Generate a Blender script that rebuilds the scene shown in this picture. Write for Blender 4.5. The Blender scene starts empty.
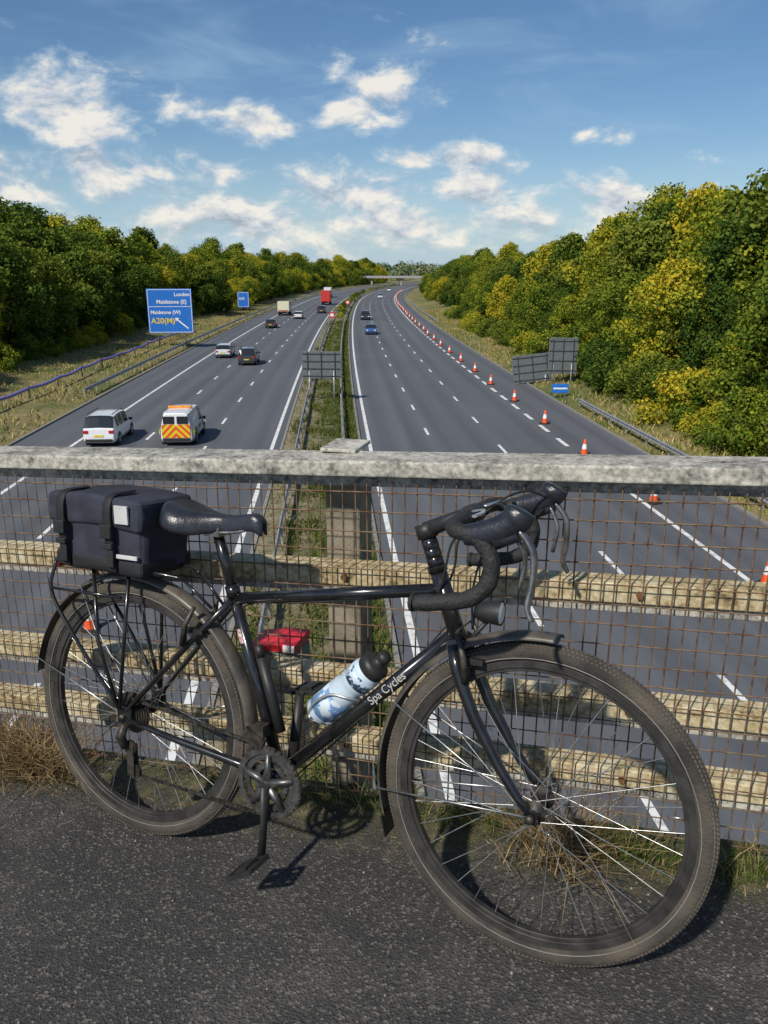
import bpy, math, random, bmesh
import numpy as np
from mathutils import Vector, Matrix
from mathutils import noise as mn
random.seed(7); np.random.seed(7)
rad=math.radians
scene=bpy.context.scene
COL=scene.collection
# ------------------------------------------------------------------ materials
MATS={}
def new_mat(name):
    m=bpy.data.materials.new(name); m.use_nodes=True
    nt=m.node_tree; b=nt.nodes['Principled BSDF']
    return m,nt,b
def N(nt,t,**kw):
    n=nt.nodes.new(t)
    for k,v in kw.items(): setattr(n,k,v)
    return n
def L(nt,a,b): nt.links.new(a,b)
def ramp(nt,stops,fac=None,interp='LINEAR'):
    r=N(nt,'ShaderNodeValToRGB'); r.color_ramp.interpolation=interp
    els=r.color_ramp.elements
    while len(els)<len(stops): els.new(0.5)
    for e,(p,c) in zip(els,stops):
        e.position=p; e.color=(c[0],c[1],c[2],1)
    if fac is not None: L(nt,fac,r.inputs['Fac'])
    return r
def noise(nt,scale,detail=4,rough=.55,vec=None,dist=0):
    n=N(nt,'ShaderNodeTexNoise'); n.inputs['Scale'].default_value=scale
    n.inputs['Detail'].default_value=detail; n.inputs['Roughness'].default_value=rough
    n.inputs['Distortion'].default_value=dist
    if vec is not None: L(nt,vec,n.inputs['Vector'])
    return n
def mathn(nt,op,a,b=None,c=None,clamp=False):
    m=N(nt,'ShaderNodeMath',operation=op); m.use_clamp=clamp
    for i,x in enumerate((a,b,c)):
        if x is None: continue
        if hasattr(x,'links'): L(nt,x,m.inputs[i])
        else: m.inputs[i].default_value=x
    return m.outputs[0]
def mixc(nt,fac,a,b,mode='MIX'):
    m=N(nt,'ShaderNodeMix',data_type='RGBA',blend_type=mode)
    for i,x in ((0,fac),(6,a),(7,b)):
        if hasattr(x,'links'): L(nt,x,m.inputs[i])
        elif i==0: m.inputs[0].default_value=x
        else: m.inputs[i].default_value=(x[0],x[1],x[2],1)
    return m.outputs[2]
def mat(name,col,rough=.6,metal=0,var=.15,scale=8,bump=0,bscale=60,col2=None,lo=.4,hi=.6,coat=0):
    if name in MATS: return MATS[name]
    m,nt,b=new_mat(name); tc=N(nt,'ShaderNodeTexCoord')
    n=noise(nt,scale,4,.6,tc.outputs['Object'])
    c2=col2 if col2 else tuple(x*(1-var) for x in col)
    c1=col if col2 else tuple(min(1,x*(1+var)) for x in col)
    r=ramp(nt,[(lo,c2),(hi,c1)],n.outputs['Fac'])
    L(nt,r.outputs['Color'],b.inputs['Base Color'])
    b.inputs['Roughness'].default_value=rough; b.inputs['Metallic'].default_value=metal
    b.inputs['Coat Weight'].default_value=coat
    if bump:
        n2=noise(nt,bscale,3,.6,tc.outputs['Object'])
        bp=N(nt,'ShaderNodeBump'); bp.inputs['Strength'].default_value=bump; bp.inputs['Distance'].default_value=.01
        L(nt,n2.outputs['Fac'],bp.inputs['Height']); L(nt,bp.outputs['Normal'],b.inputs['Normal'])
    MATS[name]=m; return m
# ------------------------------------------------------------------ mesh builder
def frame_for(d):
    d=d.normalized(); up=Vector((0,0,1)) if abs(d.z)<.9 else Vector((1,0,0))
    x=d.cross(up).normalized(); y=x.cross(d).normalized(); return x,y
class MB:
    def __init__(s): s.v=[]; s.f=[]; s.m=[]; s.sm=[]
    def face(s,idx,m=0,sm=True): s.f.append(tuple(idx)); s.m.append(m); s.sm.append(sm)
    def tube(s,pts,r,seg=10,m=0,closed=False,cap=True,flat=1.0):
        pts=[Vector(p) for p in pts]; n=len(pts)
        rs=list(r) if hasattr(r,'__len__') else [r]*n
        px=None; rings=[]
        for i,p in enumerate(pts):
            if closed: d=pts[(i+1)%n]-pts[i-1]
            else: d=pts[min(i+1,n-1)]-pts[max(i-1,0)]
            if d.length<1e-9: d=Vector((0,0,1))
            d.normalize()
            if px is None: x,y=frame_for(d)
            else:
                x=(px-d*px.dot(d))
                if x.length<1e-6: x,y=frame_for(d)
                x.normalize(); y=x.cross(d).normalized()
            px=x; base=len(s.v)
            for k in range(seg):
                a=2*math.pi*k/seg
                s.v.append(p+x*(math.cos(a)*rs[i])+y*(math.sin(a)*rs[i]*flat))
            rings.append(base)
        for i in range(n if closed else n-1):
            A=rings[i];B=rings[(i+1)%n]
            for k in range(seg):
                k2=(k+1)%seg; s.face((A+k,A+k2,B+k2,B+k),m)
        if cap and not closed:
            s.face([rings[0]+k for k in range(seg)][::-1],m,False); s.face([rings[-1]+k for k in range(seg)],m,False)
    def box(s,c,size,m=0,R=None):
        c=Vector(c); b=len(s.v)
        for dx in (-.5,.5):
            for dy in (-.5,.5):
                for dz in (-.5,.5):
                    p=Vector((dx*size[0],dy*size[1],dz*size[2]))
                    if R is not None: p=R@p
                    s.v.append(c+p)
        for q in ((0,1,3,2),(4,6,7,5),(0,4,5,1),(2,3,7,6),(0,2,6,4),(1,5,7,3)): s.face([b+i for i in q],m,False)
    def prism(s,poly,y0,y1,m=0):
        b=len(s.v);n=len(poly)
        for y in (y0,y1):
            for x,z in poly: s.v.append(Vector((x,y,z)))
        s.face([b+i for i in range(n)],m,False); s.face([b+n+i for i in range(n)][::-1],m,False)
        for i in range(n):
            j=(i+1)%n; s.face((b+i,b+n+i,b+n+j,b+j),m,False)
    def disc(s,c,r,y0,y1,m=0,seg=28,axis='y',rin=0):
        c=Vector(c); b=len(s.v)
        def P(a,rr,h):
            if axis=='y': return c+Vector((math.cos(a)*rr,h,math.sin(a)*rr))
            if axis=='x': return c+Vector((h,math.cos(a)*rr,math.sin(a)*rr))
            return c+Vector((math.cos(a)*rr,math.sin(a)*rr,h))
        prof=[(rin,y0),(r,y0),(r,y1),(rin,y1)] if rin>0 else [(r,y0),(r,y1)]
        k=len(prof)
        for i in range(seg):
            a=2*math.pi*i/seg
            for rr,h in prof: s.v.append(P(a,rr,h))
        for i in range(seg):
            j=(i+1)%seg
            for q in range(k if rin>0 else k-1):
                q2=(q+1)%k; s.face((b+i*k+q,b+j*k+q,b+j*k+q2,b+i*k+q2),m,False)
        if rin<=0:
            s.face([b+i*2 for i in range(seg)],m,False); s.face([b+i*2+1 for i in range(seg)][::-1],m,False)
    def lathe(s,o,d,prof,seg=20,m=0):
        o=Vector(o); d=Vector(d).normalized(); x,y=frame_for(d); b=len(s.v);k=len(prof)
        for i in range(seg):
            a=2*math.pi*i/seg
            for h,rr in prof: s.v.append(o+d*h+(x*math.cos(a)+y*math.sin(a))*rr)
        for i in range(seg):
            j=(i+1)%seg
            for q in range(k-1): s.face((b+i*k+q,b+i*k+q+1,b+j*k+q+1,b+j*k+q),m)
    def obj(s,name,mats,parent=None,xf=None,recalc=True,bevel=0,subsurf=0):
        me=bpy.data.meshes.new(name); me.from_pydata([tuple(v) for v in s.v],[],s.f)
        for mm in (mats if isinstance(mats,(list,tuple)) else [mats]): me.materials.append(mm)
        me.polygons.foreach_set('material_index',s.m); me.polygons.foreach_set('use_smooth',s.sm)
        if recalc:
            bm=bmesh.new(); bm.from_mesh(me); bmesh.ops.recalc_face_normals(bm,faces=bm.faces); bm.to_mesh(me); bm.free()
        me.update()
        o=bpy.data.objects.new(name,me); COL.objects.link(o)
        if parent: o.parent=parent
        if xf is not None: o.matrix_local=xf
        if bevel:
            md=o.modifiers.new('b','BEVEL'); md.width=bevel; md.segments=3; md.limit_method='ANGLE'
        if subsurf:
            md=o.modifiers.new('s','SUBSURF'); md.levels=subsurf; md.render_levels=subsurf
        return o
def empty(name,M=None,parent=None):
    e=bpy.data.objects.new(name,None); COL.objects.link(e)
    if M is not None: e.matrix_world=M
    if parent: e.parent=parent
    e.empty_display_size=.1
    return e
def quad_mesh(name,V,material,tint=None,parent=None):
    n=V.shape[0]; me=bpy.data.meshes.new(name)
    me.vertices.add(n*4); me.vertices.foreach_set('co',V.reshape(-1).astype(np.float32))
    me.loops.add(n*4); me.loops.foreach_set('vertex_index',np.arange(n*4,dtype=np.int32))
    me.polygons.add(n); me.polygons.foreach_set('loop_start',np.arange(0,n*4,4,dtype=np.int32))
    me.polygons.foreach_set('loop_total',np.full(n,4,dtype=np.int32))
    me.materials.append(material)
    if tint is not None:
        at=me.attributes.new('tint','FLOAT','POINT'); at.data.foreach_set('value',np.repeat(tint,4).astype(np.float32))
    me.update(calc_edges=True); me.validate()
    return me
def link(name,me,parent=None,M=None):
    o=bpy.data.objects.new(name,me); COL.objects.link(o)
    if parent: o.parent=parent
    if M is not None: o.matrix_world=M
    return o
# ------------------------------------------------------------------ constants
CAMZ=9.5; H=1.40; DZ=CAMZ-H; SL=.0495
YAW=-math.atan2(.287,.958)
def xc(y):
    if y<900: return -.6-.072*y+.00013*y*y+(.00015*(y-250)**2 if y>250 else 0)
    return xc(899.9)+(y-900)*.357
def sm(a,b,x):
    t=min(1,max(0,(x-a)/(b-a))); return t*t*(3-2*t)
def terr(s,y):
    a=abs(s)
    if a<17.7: return -.06
    h=-.06+.35*sm(17.7,20,a)
    if s>0: h+=4.6*sm(19,46,a)*(1-.55*sm(140,330,y))
    else: h+=3.2*sm(21,50,a)*(1-.4*sm(150,300,y))
    h+=.5*math.sin(s*.07+y*.021)*sm(24,60,a)
    far=sm(700,2600,y)*14+sm(150,900,a)*10
    h+=far*(.6+.4*math.sin(s*.003+1.3)*math.cos(y*.0021))
    return h
# ------------------------------------------------------------------ world
SUN=Vector((-.40,-.60,.70)).normalized()
w=bpy.data.worlds.new("World"); scene.world=w; w.use_nodes=True; nt=w.node_tree
for n in list(nt.nodes): nt.nodes.remove(n)
out=N(nt,'ShaderNodeOutputWorld'); bg=N(nt,'ShaderNodeBackground'); bgc=N(nt,'ShaderNodeBackground'); mx=N(nt,'ShaderNodeMixShader')
sky=N(nt,'ShaderNodeTexSky'); sky.sky_type='NISHITA'; sky.sun_disc=False
sky.sun_elevation=math.asin(SUN.z); sky.sun_rotation=math.atan2(SUN.x,SUN.y)%(2*math.pi)
sky.air_density=1.0; sky.dust_density=.3; sky.ozone_density=4.0; sky.altitude=50
hs=N(nt,'ShaderNodeHueSaturation'); hs.inputs['Saturation'].default_value=1.12; hs.inputs['Value'].default_value=.76
L(nt,sky.outputs[0],hs.inputs['Color']); L(nt,hs.outputs[0],bg.inputs['Color']); bg.inputs['Strength'].default_value=.115
tc=N(nt,'ShaderNodeTexCoord'); sx=N(nt,'ShaderNodeSeparateXYZ'); L(nt,tc.outputs['Generated'],sx.inputs[0])
az=mathn(nt,'MULTIPLY',mathn(nt,'ARCTAN2',sx.outputs[0],sx.outputs[1]),57.2958)
el=mathn(nt,'MULTIPLY',mathn(nt,'ARCSINE',sx.outputs[2]),57.2958)
cb=N(nt,'ShaderNodeCombineXYZ'); L(nt,az,cb.inputs[0]); L(nt,el,cb.inputs[1])
CSC=(.23,.42,1)
def cloudmask(vec):
    mp=N(nt,'ShaderNodeMapping'); mp.inputs['Scale'].default_value=CSC; L(nt,vec,mp.inputs[0])
    n1=noise(nt,1.0,6,.60,mp.outputs[0],.25)
    cur=None
    blobs=[(-.2,11.2,3.4,2.7),(-1.5,10.0,4.0,1.6),(-20.5,9.6,6.2,2.6),(-13,9.7,2.8,1.1),(-8.9,9.2,3.6,1.2),(6.0,5.1,4.6,2.1),(-1.5,4.6,7,2.2),(-17,5.8,5.5,2.0),
           (-10.5,6.1,2.6,.9),(13.2,8.2,2.2,.7),(16.5,4.0,7,2.1),(-24,5.4,4.5,2.0),(2,3.0,15,2.0),(-9,3.2,11,1.8),(4,7.0,4.5,.9),
           (45,10,12,4),(-50,11,12,4.5),(-5,26,12,3),(30,32,12,5),(-100,12,16,5),(110,12,18,5),(170,14,18,6)]
    for a,e,ra,re in blobs:
        v1=N(nt,'ShaderNodeVectorMath',operation='SUBTRACT'); L(nt,vec,v1.inputs[0]); v1.inputs[1].default_value=(a,e,0)
        v2=N(nt,'ShaderNodeVectorMath',operation='MULTIPLY'); L(nt,v1.outputs[0],v2.inputs[0]); v2.inputs[1].default_value=(1/ra,1/re,0)
        v3=N(nt,'ShaderNodeVectorMath',operation='LENGTH'); L(nt,v2.outputs[0],v3.inputs[0])
        val=mathn(nt,'SUBTRACT',1,v3.outputs['Value'])
        cur=val if cur is None else mathn(nt,'MAXIMUM',cur,val)
    cur=mathn(nt,'MAXIMUM',cur,-1.2)
    return mathn(nt,'ADD',mathn(nt,'MULTIPLY',cur,.60),mathn(nt,'MULTIPLY',mathn(nt,'SUBTRACT',n1.outputs['Fac'],.475),2.7)),n1
m1,n1=cloudmask(cb.outputs[0])
mr=N(nt,'ShaderNodeMapRange',interpolation_type='SMOOTHSTEP'); L(nt,m1,mr.inputs[0]); mr.inputs[1].default_value=-.10; mr.inputs[2].default_value=.60
mp=N(nt,'ShaderNodeMapping'); mp.inputs['Scale'].default_value=(.07,.30,1); mp.inputs['Rotation'].default_value=(0,0,.25); L(nt,cb.outputs[0],mp.inputs[0])
n2=noise(nt,1,4,.6,mp.outputs[0],.5)
mr2=N(nt,'ShaderNodeMapRange',interpolation_type='SMOOTHSTEP'); L(nt,n2.outputs['Fac'],mr2.inputs[0]); mr2.inputs[1].default_value=.45; mr2.inputs[2].default_value=.75; mr2.inputs[4].default_value=.50
hz=N(nt,'ShaderNodeMapRange',interpolation_type='SMOOTHSTEP'); L(nt,el,hz.inputs[0]); hz.inputs[1].default_value=8.0; hz.inputs[2].default_value=0; hz.inputs[3].default_value=0; hz.inputs[4].default_value=.85
veil=mathn(nt,'ADD',mr2.outputs[0],hz.outputs[0],clamp=True)
fac=mathn(nt,'MAXIMUM',mathn(nt,'MULTIPLY',mr.outputs[0],.93),mathn(nt,'MULTIPLY',veil,.80))
va=N(nt,'ShaderNodeVectorMath',operation='ADD'); L(nt,cb.outputs[0],va.inputs[0]); va.inputs[1].default_value=(-.4,.8,0)
mpo=N(nt,'ShaderNodeMapping'); mpo.inputs['Scale'].default_value=CSC; L(nt,va.outputs[0],mpo.inputs[0])
n3=noise(nt,1.0,6,.60,mpo.outputs[0],.25)
dif=mathn(nt,'SUBTRACT',n1.outputs['Fac'],n3.outputs['Fac'])
sh=N(nt,'ShaderNodeMapRange'); L(nt,dif,sh.inputs[0]); sh.inputs[1].default_value=-.14; sh.inputs[2].default_value=.09
cr=ramp(nt,[(0,(.40,.46,.55)),(.45,(.66,.70,.76)),(1,(.98,.94,.86))],sh.outputs[0])
ve=mixc(nt,mr.outputs[0],(.42,.62,.80),cr.outputs['Color'])
L(nt,ve,bgc.inputs['Color']); bgc.inputs['Strength'].default_value=.92
L(nt,fac,mx.inputs[0]); L(nt,bg.outputs[0],mx.inputs[1]); L(nt,bgc.outputs[0],mx.inputs[2]); L(nt,mx.outputs[0],out.inputs[0])
sl=bpy.data.lights.new('sun','SUN'); sl.energy=4.2; sl.angle=rad(2.0); sl.color=(1,.94,.83)
so=bpy.data.objects.new('sun',sl); COL.objects.link(so); so.rotation_euler=SUN.to_track_quat('Z','Y').to_euler(); so.location=(0,0,60)
cam=bpy.data.cameras.new('camera'); cam.lens=28.125; cam.sensor_width=36; cam.clip_start=.05; cam.clip_end=12000
co=bpy.data.objects.new('camera',cam); COL.objects.link(co); co.location=(0,0,CAMZ); co.rotation_euler=(math.pi/2-math.atan(242/800),0,0)
scene.camera=co
scene.view_settings.view_transform='Standard'; scene.view_settings.look='None'; scene.view_settings.exposure=0
# ------------------------------------------------------------------ terrain
def ground_mat():
    m,nt,b=new_mat('grass_ground'); tc=N(nt,'ShaderNodeTexCoord')
    n=noise(nt,.12,5,.65,tc.outputs['Object']); n2=noise(nt,2.5,5,.7,tc.outputs['Object'])
    mixf=mathn(nt,'ADD',mathn(nt,'MULTIPLY',n.outputs['Fac'],.6),mathn(nt,'MULTIPLY',n2.outputs['Fac'],.4))
    r=ramp(nt,[(.36,(.06,.09,.02)),(.46,(.13,.14,.035)),(.54,(.24,.19,.08)),(.66,(.36,.27,.13))],mixf)
    L(nt,r.outputs['Color'],b.inputs['Base Color']); b.inputs['Roughness'].default_value=.95
    bp=N(nt,'ShaderNodeBump'); bp.inputs['Strength'].default_value=.8; bp.inputs['Distance'].default_value=.15
    L(nt,n2.outputs['Fac'],bp.inputs['Height']); L(nt,bp.outputs['Normal'],b.inputs['Normal'])
    return m
GM=ground_mat()
ys=[-300,-150,-60]+list(np.arange(-40,160,6))+list(np.arange(160,600,15))+list(np.arange(600,1500,50))+[1500,1700,2000,2400,2900,3500,4500,6000,8000]
ssr=[0,10,17.6,18.5,19.5,21,23,26,29,33,38,44,50,60,75,95,120,160,220,300,420,600,900,1400,2200,3500,6000]
ss=[-x for x in ssr[::-1]]+ssr[1:]
mb=MB()
for y in ys:
    for s in ss: mb.v.append(Vector((xc(y)+s,y,terr(s,y))))
W_=len(ss)
for i in range(len(ys)-1):
    for j in range(W_-1): mb.face((i*W_+j,i*W_+j+1,(i+1)*W_+j+1,(i+1)*W_+j))
mb.obj('ground',GM)
def asphalt(name,base,tracks=True):
    m,nt,b=new_mat(name); tc=N(nt,'ShaderNodeTexCoord'); sp=N(nt,'ShaderNodeSeparateXYZ'); L(nt,tc.outputs['UV'],sp.inputs[0])
    n=noise(nt,.05,4,.6,tc.outputs['Object']); n2=noise(nt,9,4,.75,tc.outputs['Object'])
    mp=N(nt,'ShaderNodeMapping'); mp.inputs['Scale'].default_value=(1.1,.012,1); L(nt,tc.outputs['UV'],mp.inputs[0])
    n3=noise(nt,1.0,4,.6,mp.outputs[0])
    a=mathn(nt,'ADD',mathn(nt,'MULTIPLY',n.outputs['Fac'],.3),mathn(nt,'MULTIPLY',n3.outputs['Fac'],.5))
    a=mathn(nt,'ADD',a,mathn(nt,'MULTIPLY',n2.outputs['Fac'],.2))
    tr=mathn(nt,'MULTIPLY',mathn(nt,'COSINE',mathn(nt,'MULTIPLY',mathn(nt,'SUBTRACT',mathn(nt,'ABSOLUTE',sp.outputs[0]),2.75),6.2832/1.84)),.06)
    a=mathn(nt,'ADD',a,tr)
    r=ramp(nt,[(.30,tuple(x*.70 for x in base)),(.70,tuple(x*1.35 for x in base))],a)
    L(nt,r.outputs['Color'],b.inputs['Base Color']); b.inputs['Roughness'].default_value=.8
    return m
AS=asphalt('motorway_asphalt',(.100,.105,.117))
def ribbon(name,s0,s1,y0,y1,z,m,step=6,parent=None,mb=None,fn=None):
    own=mb is None
    if own: mb=MB()
    n=max(1,int(math.ceil((y1-y0)/step))); b=len(mb.v)
    for i in range(n+1):
        y=y0+(y1-y0)*i/n
        for s in (s0,s1): mb.v.append(Vector((xc(y)+s,y,z if fn is None else fn(s,y))))
    for i in range(n): mb.face((b+2*i,b+2*i+1,b+2*i+3,b+2*i+2),0,False)
    if own:
        o=mb.obj(name,m,parent)
        uv=o.data.uv_layers.new(name='UVMap')
        for lp in o.data.loops:
            v=o.data.vertices[lp.vertex_index].co; uv.data[lp.index].uv=(v.x-xc(v.y),v.y)
        return o
ribbon('motorway_road',2.2,17.5,-60,1300,0,AS,8)
ribbon('motorway_road',-17.6,-2.2,-60,1300,0,AS,8)
WP=mat('road_paint',(.78,.78,.76),.7,0,.2,3,col2=(.45,.45,.43),lo=.35,hi=.52)
mb=MB(); Z=.006
for s in (2.75,-2.75): ribbon('',s-.1,s+.1,-60,1200,Z,WP,8,mb=mb)
ribbon('',-14.2,-14.0,-60,1200,Z,WP,8,mb=mb)
ribbon('',13.8,14.0,-60,38,Z,WP,8,mb=mb); ribbon('',13.8,14.0,150,1200,Z,WP,8,mb=mb)
y=40
while y<150: ribbon('',13.75,14.0,y,y+2.2,Z,WP,3,mb=mb); y+=4.2
for s,o in ((6.4,1),(10.05,5),(-6.5,3),(-10.25,7)):
    y=-51+o-(1.6 if s>0 else 0)
    while y<700: ribbon('',s-.08,s+.08,y,y+2.2,Z,WP,3,mb=mb); y+=9
mb.obj('road_markings',WP)
def cr_mat():
    m,nt,b=new_mat('verge_scrub'); tc=N(nt,'ShaderNodeTexCoord'); sp=N(nt,'ShaderNodeSeparateXYZ'); L(nt,tc.outputs['UV'],sp.inputs[0])
    n=noise(nt,1.4,8,.75,tc.outputs['Object'])
    a=mathn(nt,'ADD',mathn(nt,'MULTIPLY',sp.outputs[0],-.05),n.outputs['Fac'])
    r=ramp(nt,[(.36,(.055,.08,.02)),(.47,(.12,.12,.045)),(.56,(.22,.18,.10)),(.72,(.32,.27,.19))],a)
    L(nt,r.outputs['Color'],b.inputs['Base Color']); b.inputs['Roughness'].default_value=.95
    n4=noise(nt,14,4,.7,tc.outputs['Object']); bp=N(nt,'ShaderNodeBump'); bp.inputs['Strength'].default_value=.8; bp.inputs['Distance'].default_value=.05
    L(nt,n4.outputs['Fac'],bp.inputs['Height']); L(nt,bp.outputs['Normal'],b.inputs['Normal'])
    return m
ribbon('central_reservation',-2.2,2.2,-60,1300,.05,cr_mat(),8)
KM=mat('kerb_concrete',(.25,.24,.22),.9)
mb=MB()
for s in (-2.2,2.2,17.5,-17.6):
    for i in range(170):
        y=-60+i*8; y2=y+8
        b=len(mb.v)
        for yy in (y,y2):
            for ds,z in ((-.07,-.05),(-.07,.1),(.07,.1),(.07,-.05)): mb.v.append(Vector((xc(yy)+s+ds,yy,z)))
        for k in range(3): mb.face((b+k,b+k+1,b+4+k+1,b+4+k),0,False)
mb.obj('kerb',KM)
GAL=mat('galvanised_steel',(.40,.41,.42),.5,.5,.2,4)
def barrier(name,s,y0,y1,z0=0,flip=1,step=3.2):
    mb=MB(); n=int((y1-y0)/step); prof=[(0,.40),(.06,.44),(.06,.50),(0,.54),(0,.58),(.06,.62),(.06,.68),(0,.72)]
    for i in range(n+1):
        y=y0+i*step; zz=z0 if z0 is not None else terr(s,y)
        mb.box((xc(y)+s+.0-flip*.05,y,zz+.3),(.08,.06,.75))
    b=len(mb.v)
    for i in range(n+1):
        y=y0+i*step; zz=z0 if z0 is not None else terr(s,y)
        for dx,dz in prof: mb.v.append(Vector((xc(y)+s+dx*flip,y,zz+dz)))
    k=len(prof)
    for i in range(n):
        for q in range(k-1): mb.face((b+i*k+q,b+i*k+q+1,b+(i+1)*k+q+1,b+(i+1)*k+q),0,False)
    return mb.obj(name,GAL)
barrier('crash_barrier',1.25,-40,520,.05); barrier('crash_barrier',-1.25,-40,520,.05,-1)
barrier('crash_barrier',18.3,22,58,None,-1); barrier('crash_barrier',-18.6,62,420,None,1); barrier('crash_barrier',18.3,150,420,None,-1)
mb=MB(); pts=[]
for i in range(60):
    y=34+i*1.6; s=-22.0+math.sin(i*.4)*.15
    pts.append((xc(y)+s,y,terr(s,y)+.8-.12*abs(math.sin(i*math.pi/4))))
mb.tube(pts,.12,6)
for i in range(0,60,4):
    y=34+i*1.6; mb.box((xc(y)-22.0,y,terr(-22.0,y)+.45),(.09,.09,1.0),1)
mb.obj('cable_duct_fence',[mat('purple_duct',(.20,.17,.50),.5),mat('black_post',(.03,.03,.03),.6)])
# ------------------------------------------------------------------ foliage
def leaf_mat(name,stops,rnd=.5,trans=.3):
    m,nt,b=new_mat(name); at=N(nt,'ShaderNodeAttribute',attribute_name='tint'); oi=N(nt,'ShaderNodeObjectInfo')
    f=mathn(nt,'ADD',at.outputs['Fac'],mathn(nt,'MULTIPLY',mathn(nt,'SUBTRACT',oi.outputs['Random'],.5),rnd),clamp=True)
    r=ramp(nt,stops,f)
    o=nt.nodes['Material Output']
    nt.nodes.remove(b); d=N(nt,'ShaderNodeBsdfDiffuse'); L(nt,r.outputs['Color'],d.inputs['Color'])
    if trans<=0: L(nt,d.outputs[0],o.inputs[0]); return m
    tr=N(nt,'ShaderNodeBsdfTranslucent'); L(nt,mixc(nt,1.0,r.outputs['Color'],(1.3,1.25,.5),'MULTIPLY'),tr.inputs['Color'])
    ms=N(nt,'ShaderNodeMixShader'); ms.inputs[0].default_value=trans
    L(nt,d.outputs[0],ms.inputs[1]); L(nt,tr.outputs[0],ms.inputs[2]); L(nt,ms.outputs[0],o.inputs[0])
    return m
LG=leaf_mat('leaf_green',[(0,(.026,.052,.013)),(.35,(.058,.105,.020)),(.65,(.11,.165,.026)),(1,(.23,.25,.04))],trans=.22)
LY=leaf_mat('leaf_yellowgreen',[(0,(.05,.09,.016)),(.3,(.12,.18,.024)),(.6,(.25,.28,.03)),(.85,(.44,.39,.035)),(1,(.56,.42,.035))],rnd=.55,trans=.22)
BK=mat('bark',(.09,.07,.05),.9,0,.3,3)
def leaf_quads(C,Nrm,size):
    n=len(C); rv=np.random.randn(n,3); t=np.cross(Nrm,rv); t/=np.linalg.norm(t,axis=1)[:,None]+1e-9; b=np.cross(Nrm,t)
    s=size[:,None]; asp=np.random.uniform(.5,.9,(n,1))
    bend=Nrm*s*np.random.uniform(-.25,.25,(n,1))
    V=np.stack([C-t*s,C-b*s*asp+bend,C+t*s,C+b*s*asp+bend],axis=1); return V
def tree_proto(name,h,cr,material,nleaf=13000,base=.12,lobes=34,lsize=.2,upright=1.0):
    C=[];R=[]
    for i in range(lobes):
        zz=h*(base+(1-base)*(i+.5)/lobes*.93)
        rel=(zz/h-base)/(1-base)
        env=cr*(.55+.75*math.sin(min(1,rel*1.05+.12)*math.pi)**.8)*(.65 if rel>.85 else 1)
        a=i*2.399+random.uniform(-.4,.4); rr=env*random.uniform(.25,.95)
        C.append((rr*math.cos(a),rr*math.sin(a),zz+random.uniform(-.4,.4)*h*.05)); R.append(random.uniform(.40,1.2)*cr*.36)
    C.append((0,0,h*.9)); R.append(cr*.34)
    C.append((cr*.3,.2,h*.97)); R.append(cr*.2)
    C=np.array(C);R=np.array(R); p=R**2/np.sum(R**2)
    idx=np.random.choice(len(C),nleaf,p=p)
    d=np.random.randn(nleaf,3); d/=np.linalg.norm(d,axis=1)[:,None]
    shell=np.random.uniform(.45,1.3,nleaf)**.7
    wob=1+.30*np.sin(d[:,0]*7+idx)*np.sin(d[:,1]*6+idx*2.1)*np.cos(d[:,2]*5)
    P=C[idx]+d*(R[idx]*shell*wob)[:,None]*np.array([1,1,.9]); P[:,2]=np.maximum(P[:,2],.1)
    nn=d+np.random.randn(nleaf,3)*.8+np.array([0,0,.25]); nn/=np.linalg.norm(nn,axis=1)[:,None]
    V=leaf_quads(P,nn,np.random.uniform(.5,1.3,nleaf)*lsize)
    lt=np.random.uniform(-.18,.18,len(C))
    tint=np.clip(.42+lt[idx]+np.random.randn(nleaf)*.16+.15*(shell-.8)*2+d[:,2]*.1+(P[:,2]/h-.5)*.15,0,1)  # random tone, plus crown shade put into tint: inner and low leaves darker
    leaf=quad_mesh(name+'_leaves',V,material,tint)
    mb=MB(); mb.tube([(0,0,-.5),(.05,0,h*.2),(-.1,.1,h*.45),(.05,0,h*.8)],[h*.022,h*.018,h*.013,.03],8)
    for i in range(9):
        c=C[random.randrange(len(C))]; z0=h*random.uniform(.15,.5)
        mb.tube([(0,0,z0),(c[0]*.5,c[1]*.5,(z0+c[2])*.5+.2),tuple(c)],[h*.008,h*.005,.02],5)
    o=mb.obj(name+'_t',BK); tm=o.data; bpy.data.objects.remove(o)
    a=link('a',leaf); b=link('b',tm)
    with bpy.context.temp_override(active_object=a,object=a,selected_objects=[a,b],selected_editable_objects=[a,b]):
        bpy.ops.object.join()
    me=a.data; bpy.data.objects.remove(a); me.name=name
    return me
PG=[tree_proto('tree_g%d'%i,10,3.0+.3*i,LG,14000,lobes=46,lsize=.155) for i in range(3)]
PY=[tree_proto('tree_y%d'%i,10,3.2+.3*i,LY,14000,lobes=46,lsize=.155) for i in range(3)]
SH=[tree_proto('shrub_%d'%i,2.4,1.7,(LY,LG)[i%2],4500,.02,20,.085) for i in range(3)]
def place(name,me,s,y,sc,szs=1):
    M=Matrix.Translation((xc(y)+s,y,terr(s,y)-.15))@Matrix.Rotation(random.uniform(0,6.28),4,'Z')@Matrix.Diagonal((sc*random.uniform(.9,1.15),sc*random.uniform(.9,1.15),sc*szs,1))
    link(name,me,None,M)
y=26
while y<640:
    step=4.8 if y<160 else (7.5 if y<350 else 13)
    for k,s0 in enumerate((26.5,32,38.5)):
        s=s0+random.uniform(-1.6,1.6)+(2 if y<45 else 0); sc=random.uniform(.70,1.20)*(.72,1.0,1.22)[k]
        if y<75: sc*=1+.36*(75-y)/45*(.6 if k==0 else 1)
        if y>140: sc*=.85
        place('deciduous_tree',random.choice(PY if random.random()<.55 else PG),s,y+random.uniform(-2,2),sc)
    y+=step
y=48
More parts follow.
